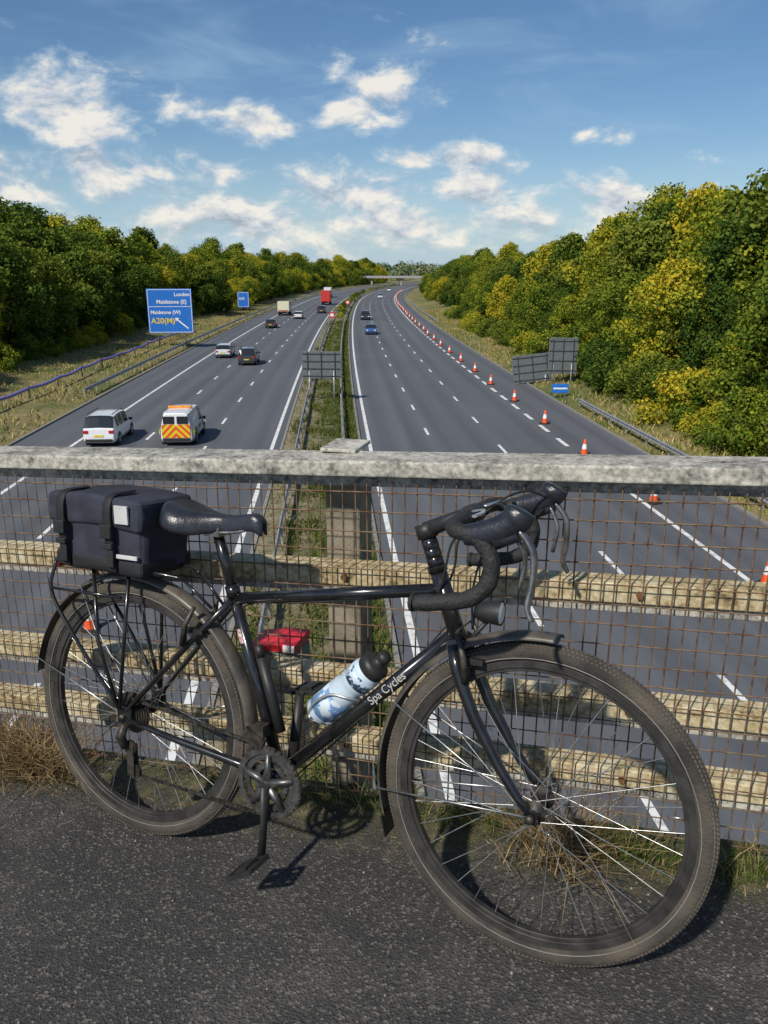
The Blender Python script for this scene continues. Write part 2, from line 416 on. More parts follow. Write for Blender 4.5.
while y<640:
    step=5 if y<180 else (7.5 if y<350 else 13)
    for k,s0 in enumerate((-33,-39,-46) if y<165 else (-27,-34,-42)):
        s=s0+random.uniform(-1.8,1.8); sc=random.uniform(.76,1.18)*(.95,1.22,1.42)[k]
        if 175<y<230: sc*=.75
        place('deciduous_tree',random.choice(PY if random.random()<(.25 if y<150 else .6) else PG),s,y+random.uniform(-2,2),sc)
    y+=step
for i in range(60):
    y=26+i*2.3+random.uniform(-1,1); place('roadside_shrub',random.choice(SH),22.6+random.uniform(-.8,2.4),y,random.uniform(.6,1.35))
for i in range(30):
    y=50+i*4.4; place('roadside_shrub',random.choice(SH),-30+random.uniform(-1,1),y,random.uniform(.7,1.3))
for i in range(26):
    y=170+i*14; place('roadside_shrub',random.choice(SH),random.uniform(-.6,.6),y,random.uniform(.5,.8))
def woodland(name,boxes,ls,material):
    Vs=[];T=[]
    for (x0,x1,y0,y1,nt_,hh) in boxes:
        for i in range(nt_):
            x=random.uniform(x0,x1);y=random.uniform(y0,y1);s=x-xc(y)
            if abs(s)<30: continue
            z=terr(s,y); h=hh*random.uniform(.7,1.25); n=60
            d=np.random.randn(n,3); d/=np.linalg.norm(d,axis=1)[:,None]
            P=np.array([x,y,z+h*.52])+d*np.array([h*.5,h*.5,h*.5])*np.random.uniform(.6,1.05,(n,1))
            nn=d+np.random.randn(n,3)*.4; nn/=np.linalg.norm(nn,axis=1)[:,None]
            Vs.append(leaf_quads(P,nn,np.random.uniform(.6,1.3,n)*ls)); T.append(np.clip(.45+random.uniform(-.25,.25)+np.random.randn(n)*.1,0,1))
    me=quad_mesh(name,np.concatenate(Vs),material,np.concatenate(T)); link(name,me)
LD=leaf_mat('leaf_distant_hazed',[(0,(.07,.11,.08)),(.5,(.11,.16,.09)),(1,(.26,.25,.11))],trans=0)  # aerial haze put into the leaf colour as a bluish, paler green
woodland('distant_woodland',[(-260,420,640,1000,420,11),(-800,900,1000,1900,700,15),(-500,-70,300,700,240,12),(110,500,150,700,240,11)],1.6,LD)
def grass(name,pts,hmin,hmax,width,material,lean=.5):
    P=np.array(pts); n=len(P); hh=np.random.uniform(hmin,hmax,n)[:,None]; a=np.random.uniform(0,6.28,n)
    dx=np.stack([np.cos(a),np.sin(a),np.zeros(n)],1)*width
    ln=np.random.randn(n,3)*lean; ln[:,2]=0
    top=P+np.array([0,0,1])*hh+ln*hh; mid=P+np.array([0,0,.55])*hh+ln*hh*.35
    V1=np.stack([P-dx,P+dx,mid+dx*.8,mid-dx*.8],1); V2=np.stack([mid-dx*.8,mid+dx*.8,top+dx*.1,top-dx*.1],1)
    t=np.random.uniform(0,1,n)
    me=quad_mesh(name,np.concatenate([V1,V2]),material,np.concatenate([t,t])); return link(name,me)
GR=leaf_mat('grass_blades',[(0,(.07,.12,.022)),(.35,(.16,.19,.04)),(.65,(.31,.25,.09)),(1,(.46,.36,.18))],trans=0)
pts=[]
for i in range(40000):
    y=20+180*random.random()**1.3
    s=random.choice([random.uniform(17.8,23.5),random.uniform(-31,-17.9)])
    if mn.noise(Vector((s*.3,y*.12,8)))<-.12 and random.random()<.75: continue
    pts.append((xc(y)+s,y,terr(s,y)-.02))
grass('verge_grass',pts,.12,.42,.04,GR)
pts=[]
for i in range(46000):
    y=8+150*random.random()**1.5; s=random.uniform(-2.05,2.05)
    q=mn.noise(Vector((s*.9,y*.30,3)))+.4*mn.noise(Vector((s*3,y*1.3,5)))+.22*s
    if q<-.02 and random.random()>.10: continue
    pts.append((xc(y)+s,y,.04))
GM2=leaf_mat('weeds',[(0,(.045,.08,.014)),(.5,(.10,.14,.028)),(.75,(.20,.18,.06)),(1,(.38,.29,.15))],trans=.15)
grass('central_reservation_weeds',pts,.08,.40,.022,GM2,lean=.7)
# ------------------------------------------------------------------ signs
BLUE=mat('sign_blue',(.02,.16,.58),.4); WHITE=mat('sign_white',(.8,.8,.8),.5); GREY=mat('sign_back_grey',(.13,.15,.16),.6,.2); DK=mat('matrix_dark',(.035,.04,.04),.6)
SY=mat('sign_yellow',(.8,.6,.04),.5)
def text(body,size,M,parent,material,name='lettering',off=0):
    c=bpy.data.curves.new(name,'FONT'); c.body=body; c.size=size; c.extrude=.0005 if size<.1 else .01; c.align_x='LEFT'; c.offset=off
    c.materials.append(material); o=bpy.data.objects.new(name,c); COL.objects.link(o); o.parent=parent; o.matrix_local=M; return o
def dirsign(s,y,wd,ht,z0,lines,arrow=True):
    e=empty('motorway_sign',Matrix.Translation((xc(y)+s,y,terr(s,y)))@Matrix.Rotation(rad(6),4,'Z'))
    mb=MB(); mb.box((0,0,z0+ht/2),(wd,.06,ht),0); mb.obj('blue_panel',BLUE,e,bevel=.02)
    mb=MB()
    for sx_ in (-1,1):
        mb.box((sx_*(wd/2-.12),-.035,z0+ht/2),(.06,.01,ht-.2)); mb.box((0,-.036,z0+ht/2+sx_*(ht/2-.12)),(wd-.2,.01,.06))
    if arrow:
        mb.box((wd*.27,-.036,z0+ht*.2),(.16,.01,ht*.3),0,Matrix.Rotation(rad(-50),3,'Y'))
        mb.prism([(wd*.27-.95,z0+ht*.2+.82),(wd*.27-.85,z0+ht*.2+.35),(wd*.27-.4,z0+ht*.2+.75)],-.042,-.036)
        mb.box((0,-.037,z0+ht*.60),(wd-.3,.01,.06))
    mb.obj('white_border',WHITE,e)
    for t,px,pz,sz,mm in lines: text(t,sz,Matrix.Translation((px,-.05,z0+pz))@Matrix.Rotation(rad(90),4,'X'),e,mm,'lettering',.012)
    mb=MB()
    for sx_ in (-.3,.3): mb.tube([(sx_*wd,.09,-.3),(sx_*wd,.09,z0+ht-.1)],.06,8)
    for q in (.25,.75): mb.box((0,.06,z0+ht*q),(wd*.9,.05,.08))
    mb.obj('posts',GAL,e); return e
dirsign(-20.1,103,5.5,5.4,1.6,[('London',.6,4.5,.62,WHITE),('Maidstone (E)',-1.6,3.6,.66,WHITE),('Maidstone (W)',-2.4,2.35,.6,WHITE),('A20(M)',-2.4,1.2,.95,SY)])
dirsign(-21,178,2.4,3.2,1.5,[('A20',-.9,1.6,.7,WHITE)],False)
def backsign(name,s,y,wd,ht,z0,tilt=0,frame=True,legs=2):
    e=empty(name,Matrix.Translation((xc(y)+s,y,max(0.05,terr(s,y))))@Matrix.Rotation(rad(-4),4,'Z'))
    R=Matrix.Rotation(rad(tilt),3,'Y')
    mb=MB(); mb.box((0,0,z0+ht/2),(wd,.08,ht),0,R); mb.obj('panel',GREY,e,bevel=.02)
    mb=MB()
    for k in range(4):
        o=R@Vector((0,-.06,(k-1.5)*ht*.27)); mb.box((o.x,o.y,z0+ht/2+o.z),(wd*.96,.05,.07),0,R)
    for k in (-.35,0,.35):
        o=R@Vector((k*wd,-.1,0)); mb.box((o.x,o.y,z0+ht/2+o.z),(.06,.04,ht*.95),0,R)
    mb.obj('stiffening_frame',DK,e)
    mb=MB()
    for k in ([-.32,.32] if legs==2 else [0]): mb.tube([(k*wd,.0,-.3),(k*wd,.0,z0+ht*.3)],.06,8); 
    mb.obj('posts',GAL,e); return e
backsign('variable_message_sign',-.2,60,2.9,2.0,1.7)
backsign('roadside_sign',17.9,70,3.5,2.4,.1,-7)
backsign('roadside_sign',19.9,68,2.4,3.0,.8)
e=empty('information_sign',Matrix.Translation((xc(62)+18.2,62,terr(18.2,62))))
mb=MB(); mb.box((0,0,.75),(1.3,.05,.7)); mb.obj('blue_panel',BLUE,e,bevel=.02)
mb=MB(); mb.tube([(-.4,.05,-.3),(-.4,.05,1.05)],.035,8); mb.tube([(.4,.05,-.3),(.4,.05,1.05)],.035,8); mb.obj('posts',GAL,e)
mb=MB(); mb.box((0,-.03,.75),(1.1,.01,.12)); mb.obj('white_stripe',WHITE,e)
for s,y in ((-2,150),(1.5,210)):
    e=empty('roadworks_sign',Matrix.Translation((xc(y)+s*.5,y,.05)))
    mb=MB(); mb.box((0,0,1.6),(1.0,.05,1.0)); mb.obj('red_panel',mat('sign_red',(.5,.03,.03),.5),e); mb=MB(); mb.box((0,-.03,1.6),(.6,.01,.5)); mb.obj('white_panel',WHITE,e); mb=MB(); mb.tube([(0,.05,0),(0,.05,1.5)],.05,6); mb.obj('post',GAL,e)
# ------------------------------------------------------------------ cones
OR=mat('cone_orange',(.80,.09,.012),.5,0,.12,6); RW=mat('cone_reflective',(.8,.8,.8),.4); BLK=mat('black_rubber',(.02,.02,.02),.8)
mb=MB(); mb.box((0,0,.03),(.46,.46,.06),2)
mb.lathe((0,0,.06),(0,0,1),[(0,.17),(.02,.165),(.25,.125)],16,0); mb.lathe((0,0,.31),(0,0,1),[(0,.126),(.24,.085)],16,1); mb.lathe((0,0,.55),(0,0,1),[(0,.084),(.22,.045),(.23,.0)],16,0)
co_=mb.obj('traffic_cone',[OR,RW,BLK]); cme=co_.data; bpy.data.objects.remove(co_)
y=23.5
while y<400:
    link('traffic_cone',cme,None,Matrix.Translation((xc(y)+14.2+random.uniform(-.12,.12)+.3*sm(60,200,y),y,.012))@Matrix.Rotation(random.random(),4,'Z')@Matrix.Scale(1.12,4)); y+=9.2
link('traffic_cone',cme,None,Matrix.Translation((-8.1,20.2,.012)))
# ------------------------------------------------------------------ vehicles
GL=mat('car_glass',(.02,.025,.03),.08,0,.1); TY=mat('car_tyre',(.02,.02,.02),.8); ALY=mat('alloy',(.4,.4,.42),.35,.8); TL=mat('tail_light',(.45,.01,.01),.25); HLT=mat('head_light',(.8,.8,.78),.15); PLY=mat('plate_yellow',(.7,.55,.03),.5); TRIM=mat('trim_black',(.02,.02,.02),.6)
def chev_mat():
    m,nt,b=new_mat('chevron'); tc=N(nt,'ShaderNodeTexCoord'); sp=N(nt,'ShaderNodeSeparateXYZ'); L(nt,tc.outputs['Object'],sp.inputs[0])
    a=mathn(nt,'ADD',mathn(nt,'ABSOLUTE',sp.outputs[1]),sp.outputs[2]); fr=mathn(nt,'FRACT',mathn(nt,'MULTIPLY',a,2.6))
    r=ramp(nt,[(0,(.75,.55,.02)),(.5,(.7,.09,.02))],fr,'CONSTANT'); L(nt,r.outputs['Color'],b.inputs['Base Color']); b.inputs['Roughness'].default_value=.4; return m
CHEV=chev_mat()
KIN={
 'suv':dict(L=4.6,W=.93,st=[(0,.55,.55),(.04,.98,.98),(.14,1.02,1.05),(.42,1.04,1.58),(.62,1.04,1.66),(1.1,1.03,1.70),(1.18,1.03,1.70),(2.0,1.01,1.71),(2.08,1.01,1.71),(2.8,1.0,1.66),(3.05,.99,1.58),(3.6,1.0,1.06),(4.2,.92,.95),(4.5,.78,.80),(4.6,.5,.5)],pil=[(.42,.62),(1.1,1.18),(2.0,2.08)]),
 'hatch':dict(L=4.1,W=.88,st=[(0,.5,.5),(.05,.88,.88),(.15,.93,.96),(.65,.94,1.40),(.85,.94,1.45),(1.3,.93,1.48),(1.38,.93,1.48),(1.9,.92,1.49),(1.98,.92,1.49),(2.4,.91,1.46),(2.7,.9,1.38),(3.3,.9,.95),(3.8,.8,.83),(4.02,.65,.67),(4.1,.45,.45)],pil=[(.65,.85),(1.3,1.38),(1.9,1.98)]),
 'van':dict(L=4.75,W=.95,st=[(0,.5,.5),(.02,1.0,1.8),(.06,1.05,1.86),(.5,1.08,1.9),(1.6,1.08,1.92),(2.4,1.06,1.92),(2.48,1.05,1.92),(3.1,1.04,1.86),(3.35,1.03,1.76),(3.95,1.08,1.14),(4.4,.95,.98),(4.65,.75,.77),(4.75,.5,.5)],pil=[(.0,2.48)]),
}
def vehicle(name,kind,paint,s,y,toward=False,chev=False):
    K=KIN[kind]; Wd=K['W']; st=K['st']; Ln=K['L']; ang=math.atan(-.072+.00026*y)
    M=Matrix.Translation((xc(y)+s,y,.01))@Matrix.Rotation(math.pi/2-ang+(math.pi if toward else 0),4,'Z')@Matrix.Translation((-Ln/2,0,0))
    e=empty(name,M); mb=MB(); nst=len(st)
    for i,(x,b,t) in enumerate(st):
        en=min(x,Ln-x); tw=Wd*(.86+.14*min(1,en/.35)**.6); cab=t-b
        prof=[(0,.24),(tw*.9,.24),(tw,.42),(tw*1.0,b*.75),(tw*.97,b),(tw*.97-max(cab,0)*.22-.005,max(t-.07,b) if cab>.1 else b+ (t-b)*.6),(tw*.6,t+.0),(0,t+.02)]
        for yy,z in prof: mb.v.append(Vector((x,-yy,z)))
        for yy,z in prof[1:-1][::-1]: mb.v.append(Vector((x,yy,z)))
    P=14
    for i in range(nst-1):
        c0=st[i][2]-st[i][1]>.3; c1=st[i+1][2]-st[i+1][1]>.3
        pil=any(abs(st[i][0]-a)<1e-6 or (kind=='van' and st[i][0]>=a and st[i+1][0]<=b_) for a,b_ in K['pil'])
        for q in range(P):
            m=0; a,b2=q,(q+1)%P
            if q in (4,9) and (c0 and c1) and not pil: m=1
            if q in (5,6,7,8) and (c0!=c1) and kind!='van': m=1
            if q in (5,6,7,8) and kind=='van' and c0 and not c1: m=1
            if q in (5,6,7,8) and c0 and c1 and ((st[i][0]<.5 or st[i][0]>2.75) and kind=='suv' or kind=='hatch' and st[i][0]>2.35 or kind=='van' and st[i][0]>3.3): m=1
            if q in (0,13): m=2
            mb.face((i*P+a,i*P+b2,(i+1)*P+b2,(i+1)*P+a),m,False)
    mb.face(range(P),0,False); mb.face([(nst-1)*P+k for k in range(P)][::-1],0,False)
    mb.obj('body',[paint,GL,TRIM],e,bevel=.03)
    mb=MB()
    for x in (Ln*.19,Ln*.80):
        for sd in (-1,1):
            mb.disc((x,0,.34),.40,sd*(Wd-.10),sd*(Wd+.004),1,20); mb.disc((x,0,.33),.33,sd*(Wd-.2),sd*(Wd+.015),1,20); mb.disc((x,0,.33),.21,sd*(Wd+.012),sd*(Wd+.022),2,16)
    mb.obj('wheels',[TY,TY,ALY],e)
    mb=MB(); zt=st[1][1] if kind!='van' else 1.0
    for sd in (-1,1):
        mb.box((.03,sd*(Wd*.76),zt-.13),(.1,.28 if kind!='van' else .14,.16 if kind!='van' else .4),0)
        mb.box((Ln-.13,sd*Wd*.68,.68),(.2,.3,.14),1)
        mb.box((Ln*.69,sd*(Wd+.1),1.06),(.12,.2,.14),3)
    mb.box((-.005,0,.62),(.03,.52,.12),2); mb.box((.0,0,.36),(.1,Wd*1.6,.18),3); mb.box((Ln-.01,0,.42),(.06,Wd*1.3,.2),3)
    if kind=='van':
        for sd in (-1,1): mb.box((.0,sd*.38,1.48),(.05,.62,.42),4)
    mb.obj('lights_and_trim',[TL,HLT,PLY,TRIM,GL],e,bevel=.01)
    if chev:
        mb=MB(); mb.box((-.012,0,.86),(.04,1.56,.74)); mb.obj('rear_chevrons',CHEV,e)
        mb=MB()
        for sd in (-1,1):
            for k in range(6): mb.box((.45+k*.56,sd*(Wd+.0),.78),(.56,.03,.26),k%2)
        mb.obj('side_checks',[mat('fluo_yellow',(.65,.7,.03),.4),mat('check_blue',(.02,.08,.4),.4)],e)
        mb=MB(); mb.box((1.6,0,1.98),(.3,1.3,.12)); mb.obj('light_bar',mat('amber',(.8,.3,.02),.3),e,bevel=.03)
    elif kind=='suv':
        mb=MB()
        for sd in (-1,1): mb.tube([(.6,sd*.68,1.70),(.7,sd*.68,1.76),(2.7,sd*.68,1.76),(2.8,sd*.68,1.70)],.02,6)
        mb.obj('roof_rails',TRIM,e)
    return e
def paint(n,c): return mat('car_paint_'+n,c,.3,0,.04,2,coat=.8)
vehicle('estate_car','suv',paint('white',(.75,.76,.78)),-12.4,46.2)
vehicle('patrol_van','van',paint('white',(.75,.76,.78)),-8.1,46.5,chev=True)
vehicle('hatchback_car','hatch',paint('silver',(.6,.63,.66)),-12,93)
vehicle('suv_car','suv',paint('black',(.025,.027,.03)),-8.5,86)
vehicle('hatchback_car','hatch',paint('black',(.025,.027,.03)),-11.2,141)
vehicle('hatchback_car','hatch',paint('white',(.75,.76,.78)),-8.4,168)
vehicle('suv_car','suv',paint('black',(.025,.027,.03)),-4.8,190)
vehicle('hatchback_car','hatch',paint('blue',(.03,.10,.30)),5.6,127,True)
vehicle('suv_car','suv',paint('black',(.025,.027,.03)),5.2,165,True)
vehicle('hatchback_car','hatch',paint('silver',(.6,.63,.66)),9,290,True)
vehicle('hatchback_car','hatch',paint('white',(.75,.76,.78)),8.4,390,True)
def lorry(s,y,c,name='lorry',ln=9,toward=False,hh=3.6):
    ang=math.atan(-.072+.00026*y)
    e=empty(name,Matrix.Translation((xc(y)+s,y,.01))@Matrix.Rotation(math.pi/2-ang+(math.pi if toward else 0),4,'Z'))
    mb=MB(); mb.box((-1,0,.9+(hh-.9)/2),(ln-2.2,2.5,hh-.9)); mb.obj('box_body',c,e,bevel=.05)
    mb=MB(); mb.prism([(ln/2-2,.5),(ln/2,.5),(ln/2,1.6),(ln/2-.35,2.7),(ln/2-2,2.8)],-1.2,1.2); mb.obj('cab',c,e,bevel=.05)
    mb=MB(); mb.prism([(ln/2+.01,1.55),(ln/2+.02,1.6),(ln/2-.33,2.5),(ln/2-.36,2.45)],-1.05,1.05); mb.obj('windscreen',GL,e)
    mb=MB()
    for x in (-ln*.36,-ln*.22,ln*.36):
        for sd in (-1,1): mb.disc((x,0,.5),.5,sd*.85,sd*1.2,0,18)
    mb.box((0,0,.7),(ln*.9,.9,.3)); mb.obj('wheels_and_chassis',TY,e)
    mb=MB()
    for sd in (-1,1): mb.box((-ln/2+.08,sd*1.0,.85),(.1,.35,.16))
    mb.box((-ln/2+.085,0,1.1),(.04,2.2,.14)); mb.obj('rear_lights',TL,e)
lorry(-12.5,182,paint('lorry_white',(.7,.68,.5)),ln=7,hh=3.0)
lorry(-6.2,238,mat('lorry_red',(.55,.04,.03),.4),hh=3.9)
lorry(-10,300,paint('white',(.75,.76,.78)))
CON=mat('concrete',(.34,.32,.29),.9,0,.2,1.5,.3,20)
yo=540; e=empty('motorway_overbridge',Matrix.Translation((xc(yo),yo,0)))
mb=MB(); mb.box((2,0,4.9),(60,9,.8)); mb.obj('deck',CON,e)
mb=MB(); mb.box((2,-4.3,5.6),(60,.15,.6)); mb.box((2,4.3,5.6),(60,.15,.6)); mb.obj('parapets',GAL,e)
mb=MB()
for s in (-19,0,19): mb.box((s,0,2.2),(1,6,4.6))
mb.obj('piers',CON,e)
# ------------------------------------------------------------------ foreground bridge
BM=Matrix.Translation((0,0,DZ))@Matrix.Rotation(YAW,4,'Z')
def dl(u,n,h): return (u,n,SL*u+h)
def deck_mat():
    m,nt,b=new_mat('footway_asphalt'); tc=N(nt,'ShaderNodeTexCoord'); sp=N(nt,'ShaderNodeSeparateXYZ'); L(nt,tc.outputs['Object'],sp.inputs[0])
    vo=N(nt,'ShaderNodeTexVoronoi'); vo.inputs['Scale'].default_value=170; L(nt,tc.outputs['Object'],vo.inputs['Vector'])
    n=noise(nt,3,6,.65,tc.outputs['Object']); n2=noise(nt,95,3,.6,tc.outputs['Object']); n3=noise(nt,16,4,.7,tc.outputs['Object'])
    base=ramp(nt,[(.0,(.018,.018,.018)),(.5,(.043,.041,.039)),(1,(.12,.112,.10))],mathn(nt,'ADD',mathn(nt,'MULTIPLY',n2.outputs['Fac'],.75),mathn(nt,'MULTIPLY',mathn(nt,'SUBTRACT',n.outputs['Fac'],.42),1.3)))
    sc=N(nt,'ShaderNodeSeparateColor'); L(nt,vo.outputs['Color'],sc.inputs[0])
    spk=ramp(nt,[(.82,(0,0,0)),(.92,(1,1,1))],sc.outputs[0])
    c=mixc(nt,mathn(nt,'MULTIPLY',spk.outputs['Color'],.5),base.outputs['Color'],(.21,.19,.165))
    ed=N(nt,'ShaderNodeMapRange',interpolation_type='SMOOTHSTEP'); L(nt,mathn(nt,'ADD',sp.outputs[1],mathn(nt,'MULTIPLY',mathn(nt,'SUBTRACT',n3.outputs['Fac'],.5),.32)),ed.inputs[0]); ed.inputs[1].default_value=1.60; ed.inputs[2].default_value=1.80
    c=mixc(nt,ed.outputs[0],c,ramp(nt,[(.42,(.05,.045,.03)),(.55,(.085,.085,.03)),(.65,(.14,.115,.07))],n3.outputs['Fac']).outputs['Color'])
    L(nt,c,b.inputs['Base Color']); b.inputs['Roughness'].default_value=.85
    bp=N(nt,'ShaderNodeBump'); bp.inputs['Strength'].default_value=.9; bp.inputs['Distance'].default_value=.004
    L(nt,mathn(nt,'ADD',vo.outputs['Distance'],n2.outputs['Fac']),bp.inputs['Height']); L(nt,bp.outputs['Normal'],b.inputs['Normal'])
    return m
U0,U1=-14,14
be=empty('road_bridge',BM)
mb=MB(); mb.v=[Vector(dl(u,n,h)) for u in (U0,U1) for n,h in ((-5,0),(1.88,0),(1.88,-.5),(1.5,-.9),(-5,-.9))]
for i in range(5):
    j=(i+1)%5; mb.face((i,j,5+j,5+i),0 if i==0 else 1,False)
mb.face(range(5),1,False); mb.face(range(5,10),1,False)
mb.obj('footway_deck',[deck_mat(),CON],be)
pe=empty('parapet_railing',BM)
def rail_mat(name,c1,c2,c3,lo=.40,mid=.48,hi=.58):
    m,nt,b=new_mat(name); tc=N(nt,'ShaderNodeTexCoord')
    n=noise(nt,14,6,.75,tc.outputs['Object']); n2=noise(nt,70,4,.7,tc.outputs['Object']); 
    mp=N(nt,'ShaderNodeMapping'); mp.inputs['Scale'].default_value=(1.2,1,3); L(nt,tc.outputs['Object'],mp.inputs[0]); n3=noise(nt,2.2,5,.7,mp.outputs[0])
    a=mathn(nt,'ADD',mathn(nt,'MULTIPLY',n.outputs['Fac'],.40),mathn(nt,'ADD',mathn(nt,'MULTIPLY',n2.outputs['Fac'],.35),mathn(nt,'MULTIPLY',n3.outputs['Fac'],.25)))
    r=ramp(nt,[(lo,c1),(mid,c2),(hi,c3)],a); L(nt,r.outputs['Color'],b.inputs['Base Color']); b.inputs['Roughness'].default_value=.85
    bp=N(nt,'ShaderNodeBump'); bp.inputs['Strength'].default_value=.5; bp.inputs['Distance'].default_value=.003; L(nt,n2.outputs['Fac'],bp.inputs['Height']); L(nt,bp.outputs['Normal'],b.inputs['Normal'])
    return m
RT=rail_mat('weathered_top_rail',(.07,.065,.055),(.29,.275,.24),(.58,.55,.47)); RL=rail_mat('lichened_rail',(.09,.065,.035),(.40,.31,.16),(.64,.57,.40))
def rail(name,h0,h1,n0,n1,m,u0=U0,u1=U1,bev=.006):
    mb=MB(); mb.v=[Vector(dl(u,n,h)) for u in (u0,u1) for n,h in ((n0,h0),(n1,h0),(n1,h1),(n0,h1))]
    for i in range(4):
        j=(i+1)%4; mb.face((i,j,4+j,4+i),0,False)
    mb.face(range(4),0,False); mb.face(range(4,8),0,False); return mb.obj(name,m,pe,bevel=bev)
rail('top_rail',.950,.99,1.775,1.90,RT,bev=.006); rail('top_rail_lip',.918,.948,1.810,1.875,RT)
for i,h in enumerate((.70,.395,.205)):
    rail('rail_%d'%(i+2),h-.050,h,1.818,1.885,RL,bev=.004); rail('rail_%d_lower_flange'%(i+2),h-.078,h-.052,1.830,1.885,RT,bev=.004)
POST_U=-.68
mb=MB()
for k in range(-4,5):
    u=POST_U+k*2.9; mb.box(dl(u,1.945,.30),(.095,.11,1.30)); 
mb.obj('posts',mat('post_concrete',(.27,.235,.18),.9,0,.3,9,.4,60,col2=(.12,.105,.08),lo=.35,hi=.6),pe,bevel=.008)
mb=MB()
for k in range(-4,5):
    u=POST_U+k*2.9; mb.box(dl(u,1.925,.997),(.095,.13,.010),0)
mb.obj('post_caps',RT,pe,bevel=.003)
RUST=mat('rust',(.16,.07,.03),.9,.2,.3,40)
mb=MB()
u=U0+.3
while u<U1:
    for h in (.675,.37,.18): mb.disc(dl(u,1.818,h),.009,-.010,.0,0,6)
    u+=.725
mb.obj('rail_bolts',RUST,pe)
mb=MB(); NM=1.797
u=U0
while u<U1:
    j=random.uniform(-.0014,.0014); mb.tube([dl(u,NM,.03),dl(u+j,NM+random.uniform(-.002,.002),.5),dl(u+j*1.5,NM,.935)],.0019,4,cap=False); u+=.0315
h=.05
while h<.93:
    pts=[dl(U0+i*.5,NM-.0035+.0015*math.sin(i*1.7+h*9),h+.0014*math.sin(i*2.3+h*31)) for i in range(57)]; mb.tube(pts,.0019,4,cap=False); h+=.0505
mb.obj('wire_mesh',mat('rusty_wire',(.11,.045,.022),.85,.1,.3,25,col2=(.20,.14,.085),lo=.45,hi=.62),pe)
ee=empty('equipment_box',BM)
mb=MB(); mb.box(dl(-.92,1.985,.315),(.15,.12,.13)); mb.obj('box_body',mat('box_grey_green',(.13,.16,.14),.6),ee,bevel=.008)
mb=MB(); mb.prism([(-.995,.383+SL*-.92),(-.845,.383+SL*-.92),(-.845,.412+SL*-.92),(-.90,.410+SL*-.92),(-.995,.392+SL*-.92)],1.925,2.045); mb.obj('red_lid',mat('red_paint',(.62,.02,.03),.5),ee,bevel=.003)
mb=MB(); mb.box(dl(-.862,1.921,.397),(.034,.006,.022)); mb.obj('white_label',WHITE,ee)
mb=MB(); mb.box(dl(-.92,1.96,.1),(.03,.03,.30)); mb.obj('bracket',GAL,ee)
def decktuft(name,spots,nb,hmin,hmax,material,wd=.0016,lean=.7):
    pts=[]
    for (u,n,ru,rn) in spots:
        for i in range(nb):
            q=BM@Vector(dl(u+random.gauss(0,ru),min(1.9,n+random.gauss(0,rn)),-.004)); pts.append(tuple(q))
    return grass(name,pts,hmin,hmax,wd,material,lean)
DRY=leaf_mat('dry_grass_blades',[(0,(.12,.08,.04)),(.5,(.32,.23,.12)),(1,(.48,.38,.23))],trans=.15)
decktuft('dry_grass',[(-1.78,1.78,.10,.045),(-1.62,1.74,.07,.04),(-1.95,1.75,.1,.05)],750,.05,.17,DRY,lean=1.0)
decktuft('dry_grass',[(-.06,1.72,.05,.04)],420,.05,.19,DRY,lean=.9)
decktuft('green_weeds',[(.08,1.76,.06,.02),(-.25,1.79,.15,.015),(.4,1.77,.15,.03),(-.8,1.8,.2,.015)],260,.02,.09,GM2,lean=.6)
decktuft('moss',[(.35,1.74,.22,.035),(.7,1.76,.2,.03)],900,.006,.025,GM2,lean=.8)
decktuft('grass_litter',[(-1.2,1.72,.5,.06),(.3,1.70,.4,.05),(-.5,1.74,.4,.04)],160,.002,.008,DRY,wd=.003,lean=4)
mb=MB()
for i in range(520):
    u=random.uniform(-2,1.2); n=random.uniform(.5,1.75) if random.random()<.45 else random.uniform(1.5,1.8); r=random.uniform(.0015,.0045)
    mb.lathe(dl(u,n,-r*.3),(random.uniform(-.4,.4),random.uniform(-.4,.4),1),[(0,0),(r*.4,r),(r*1.1,r*.8),(r*1.5,0)],5)
mb.obj('grit',mat('grit_stone',(.2,.18,.15),.9,0,.4,40),None,BM)
# ------------------------------------------------------------------ bicycle
a=Vector((.898,-.437,.049)).normalized(); pn=Vector((-SL*.958,SL*.287,1)).normalized()
l0=(pn.cross(a)).normalized(); l0=l0 if l0.y>0 else -l0
up=a.cross(l0).normalized(); up=up if up.z>0 else -up
lean=rad(8); bz=(up*math.cos(lean)+l0*math.sin(lean)).normalized(); by=bz.cross(a).normalized()
R0=Vector((-.588,1.803,CAMZ-1.453))
BMX=Matrix(((a.x,by.x,bz.x,R0.x),(a.y,by.y,bz.y,R0.y),(a.z,by.z,bz.z,R0.z),(0,0,0,1)))
bk=empty('touring_bicycle',BMX)
PB=mat('black_enamel',(.012,.012,.013),.22,0,.3,30,coat=.6); ALU=mat('aluminium',(.30,.30,.29),.42,.9,.3,40); STL=mat('spoke_steel',(.5,.5,.48),.35,.9,.2,60)
TYR=mat('dusty_tyre',(.105,.088,.068),.95,0,.3,7,.5,150,col2=(.032,.029,.026),lo=.36,hi=.64); TRD=mat('tyre_tread',(.135,.112,.085),.95,0,.3,9,col2=(.05,.044,.037),lo=.36,hi=.64)
SIDE=mat('tyre_reflective_line',(.20,.19,.17),.7); RIMM=mat('rim_black_worn',(.05,.047,.044),.5,.4,.3,20); BPL=mat('black_plastic',(.02,.02,.02),.5,0,.2,30); TAPE=mat('bar_tape',(.018,.018,.018),.7,0,.2,40,.5,120)
MG=mat('mudguard_black',(.03,.03,.03),.4,0,.3,10,col2=(.11,.095,.075),lo=.45,hi=.65); LEA=mat('saddle_black',(.020,.022,.030),.34,0,.2,20,.15,80); DRT=mat('drivetrain',(.07,.062,.052),.5,.6,.4,40)
RR=.347
RH=Vector((-.068,0,RR)); FH=Vector((1.006,0,RR))
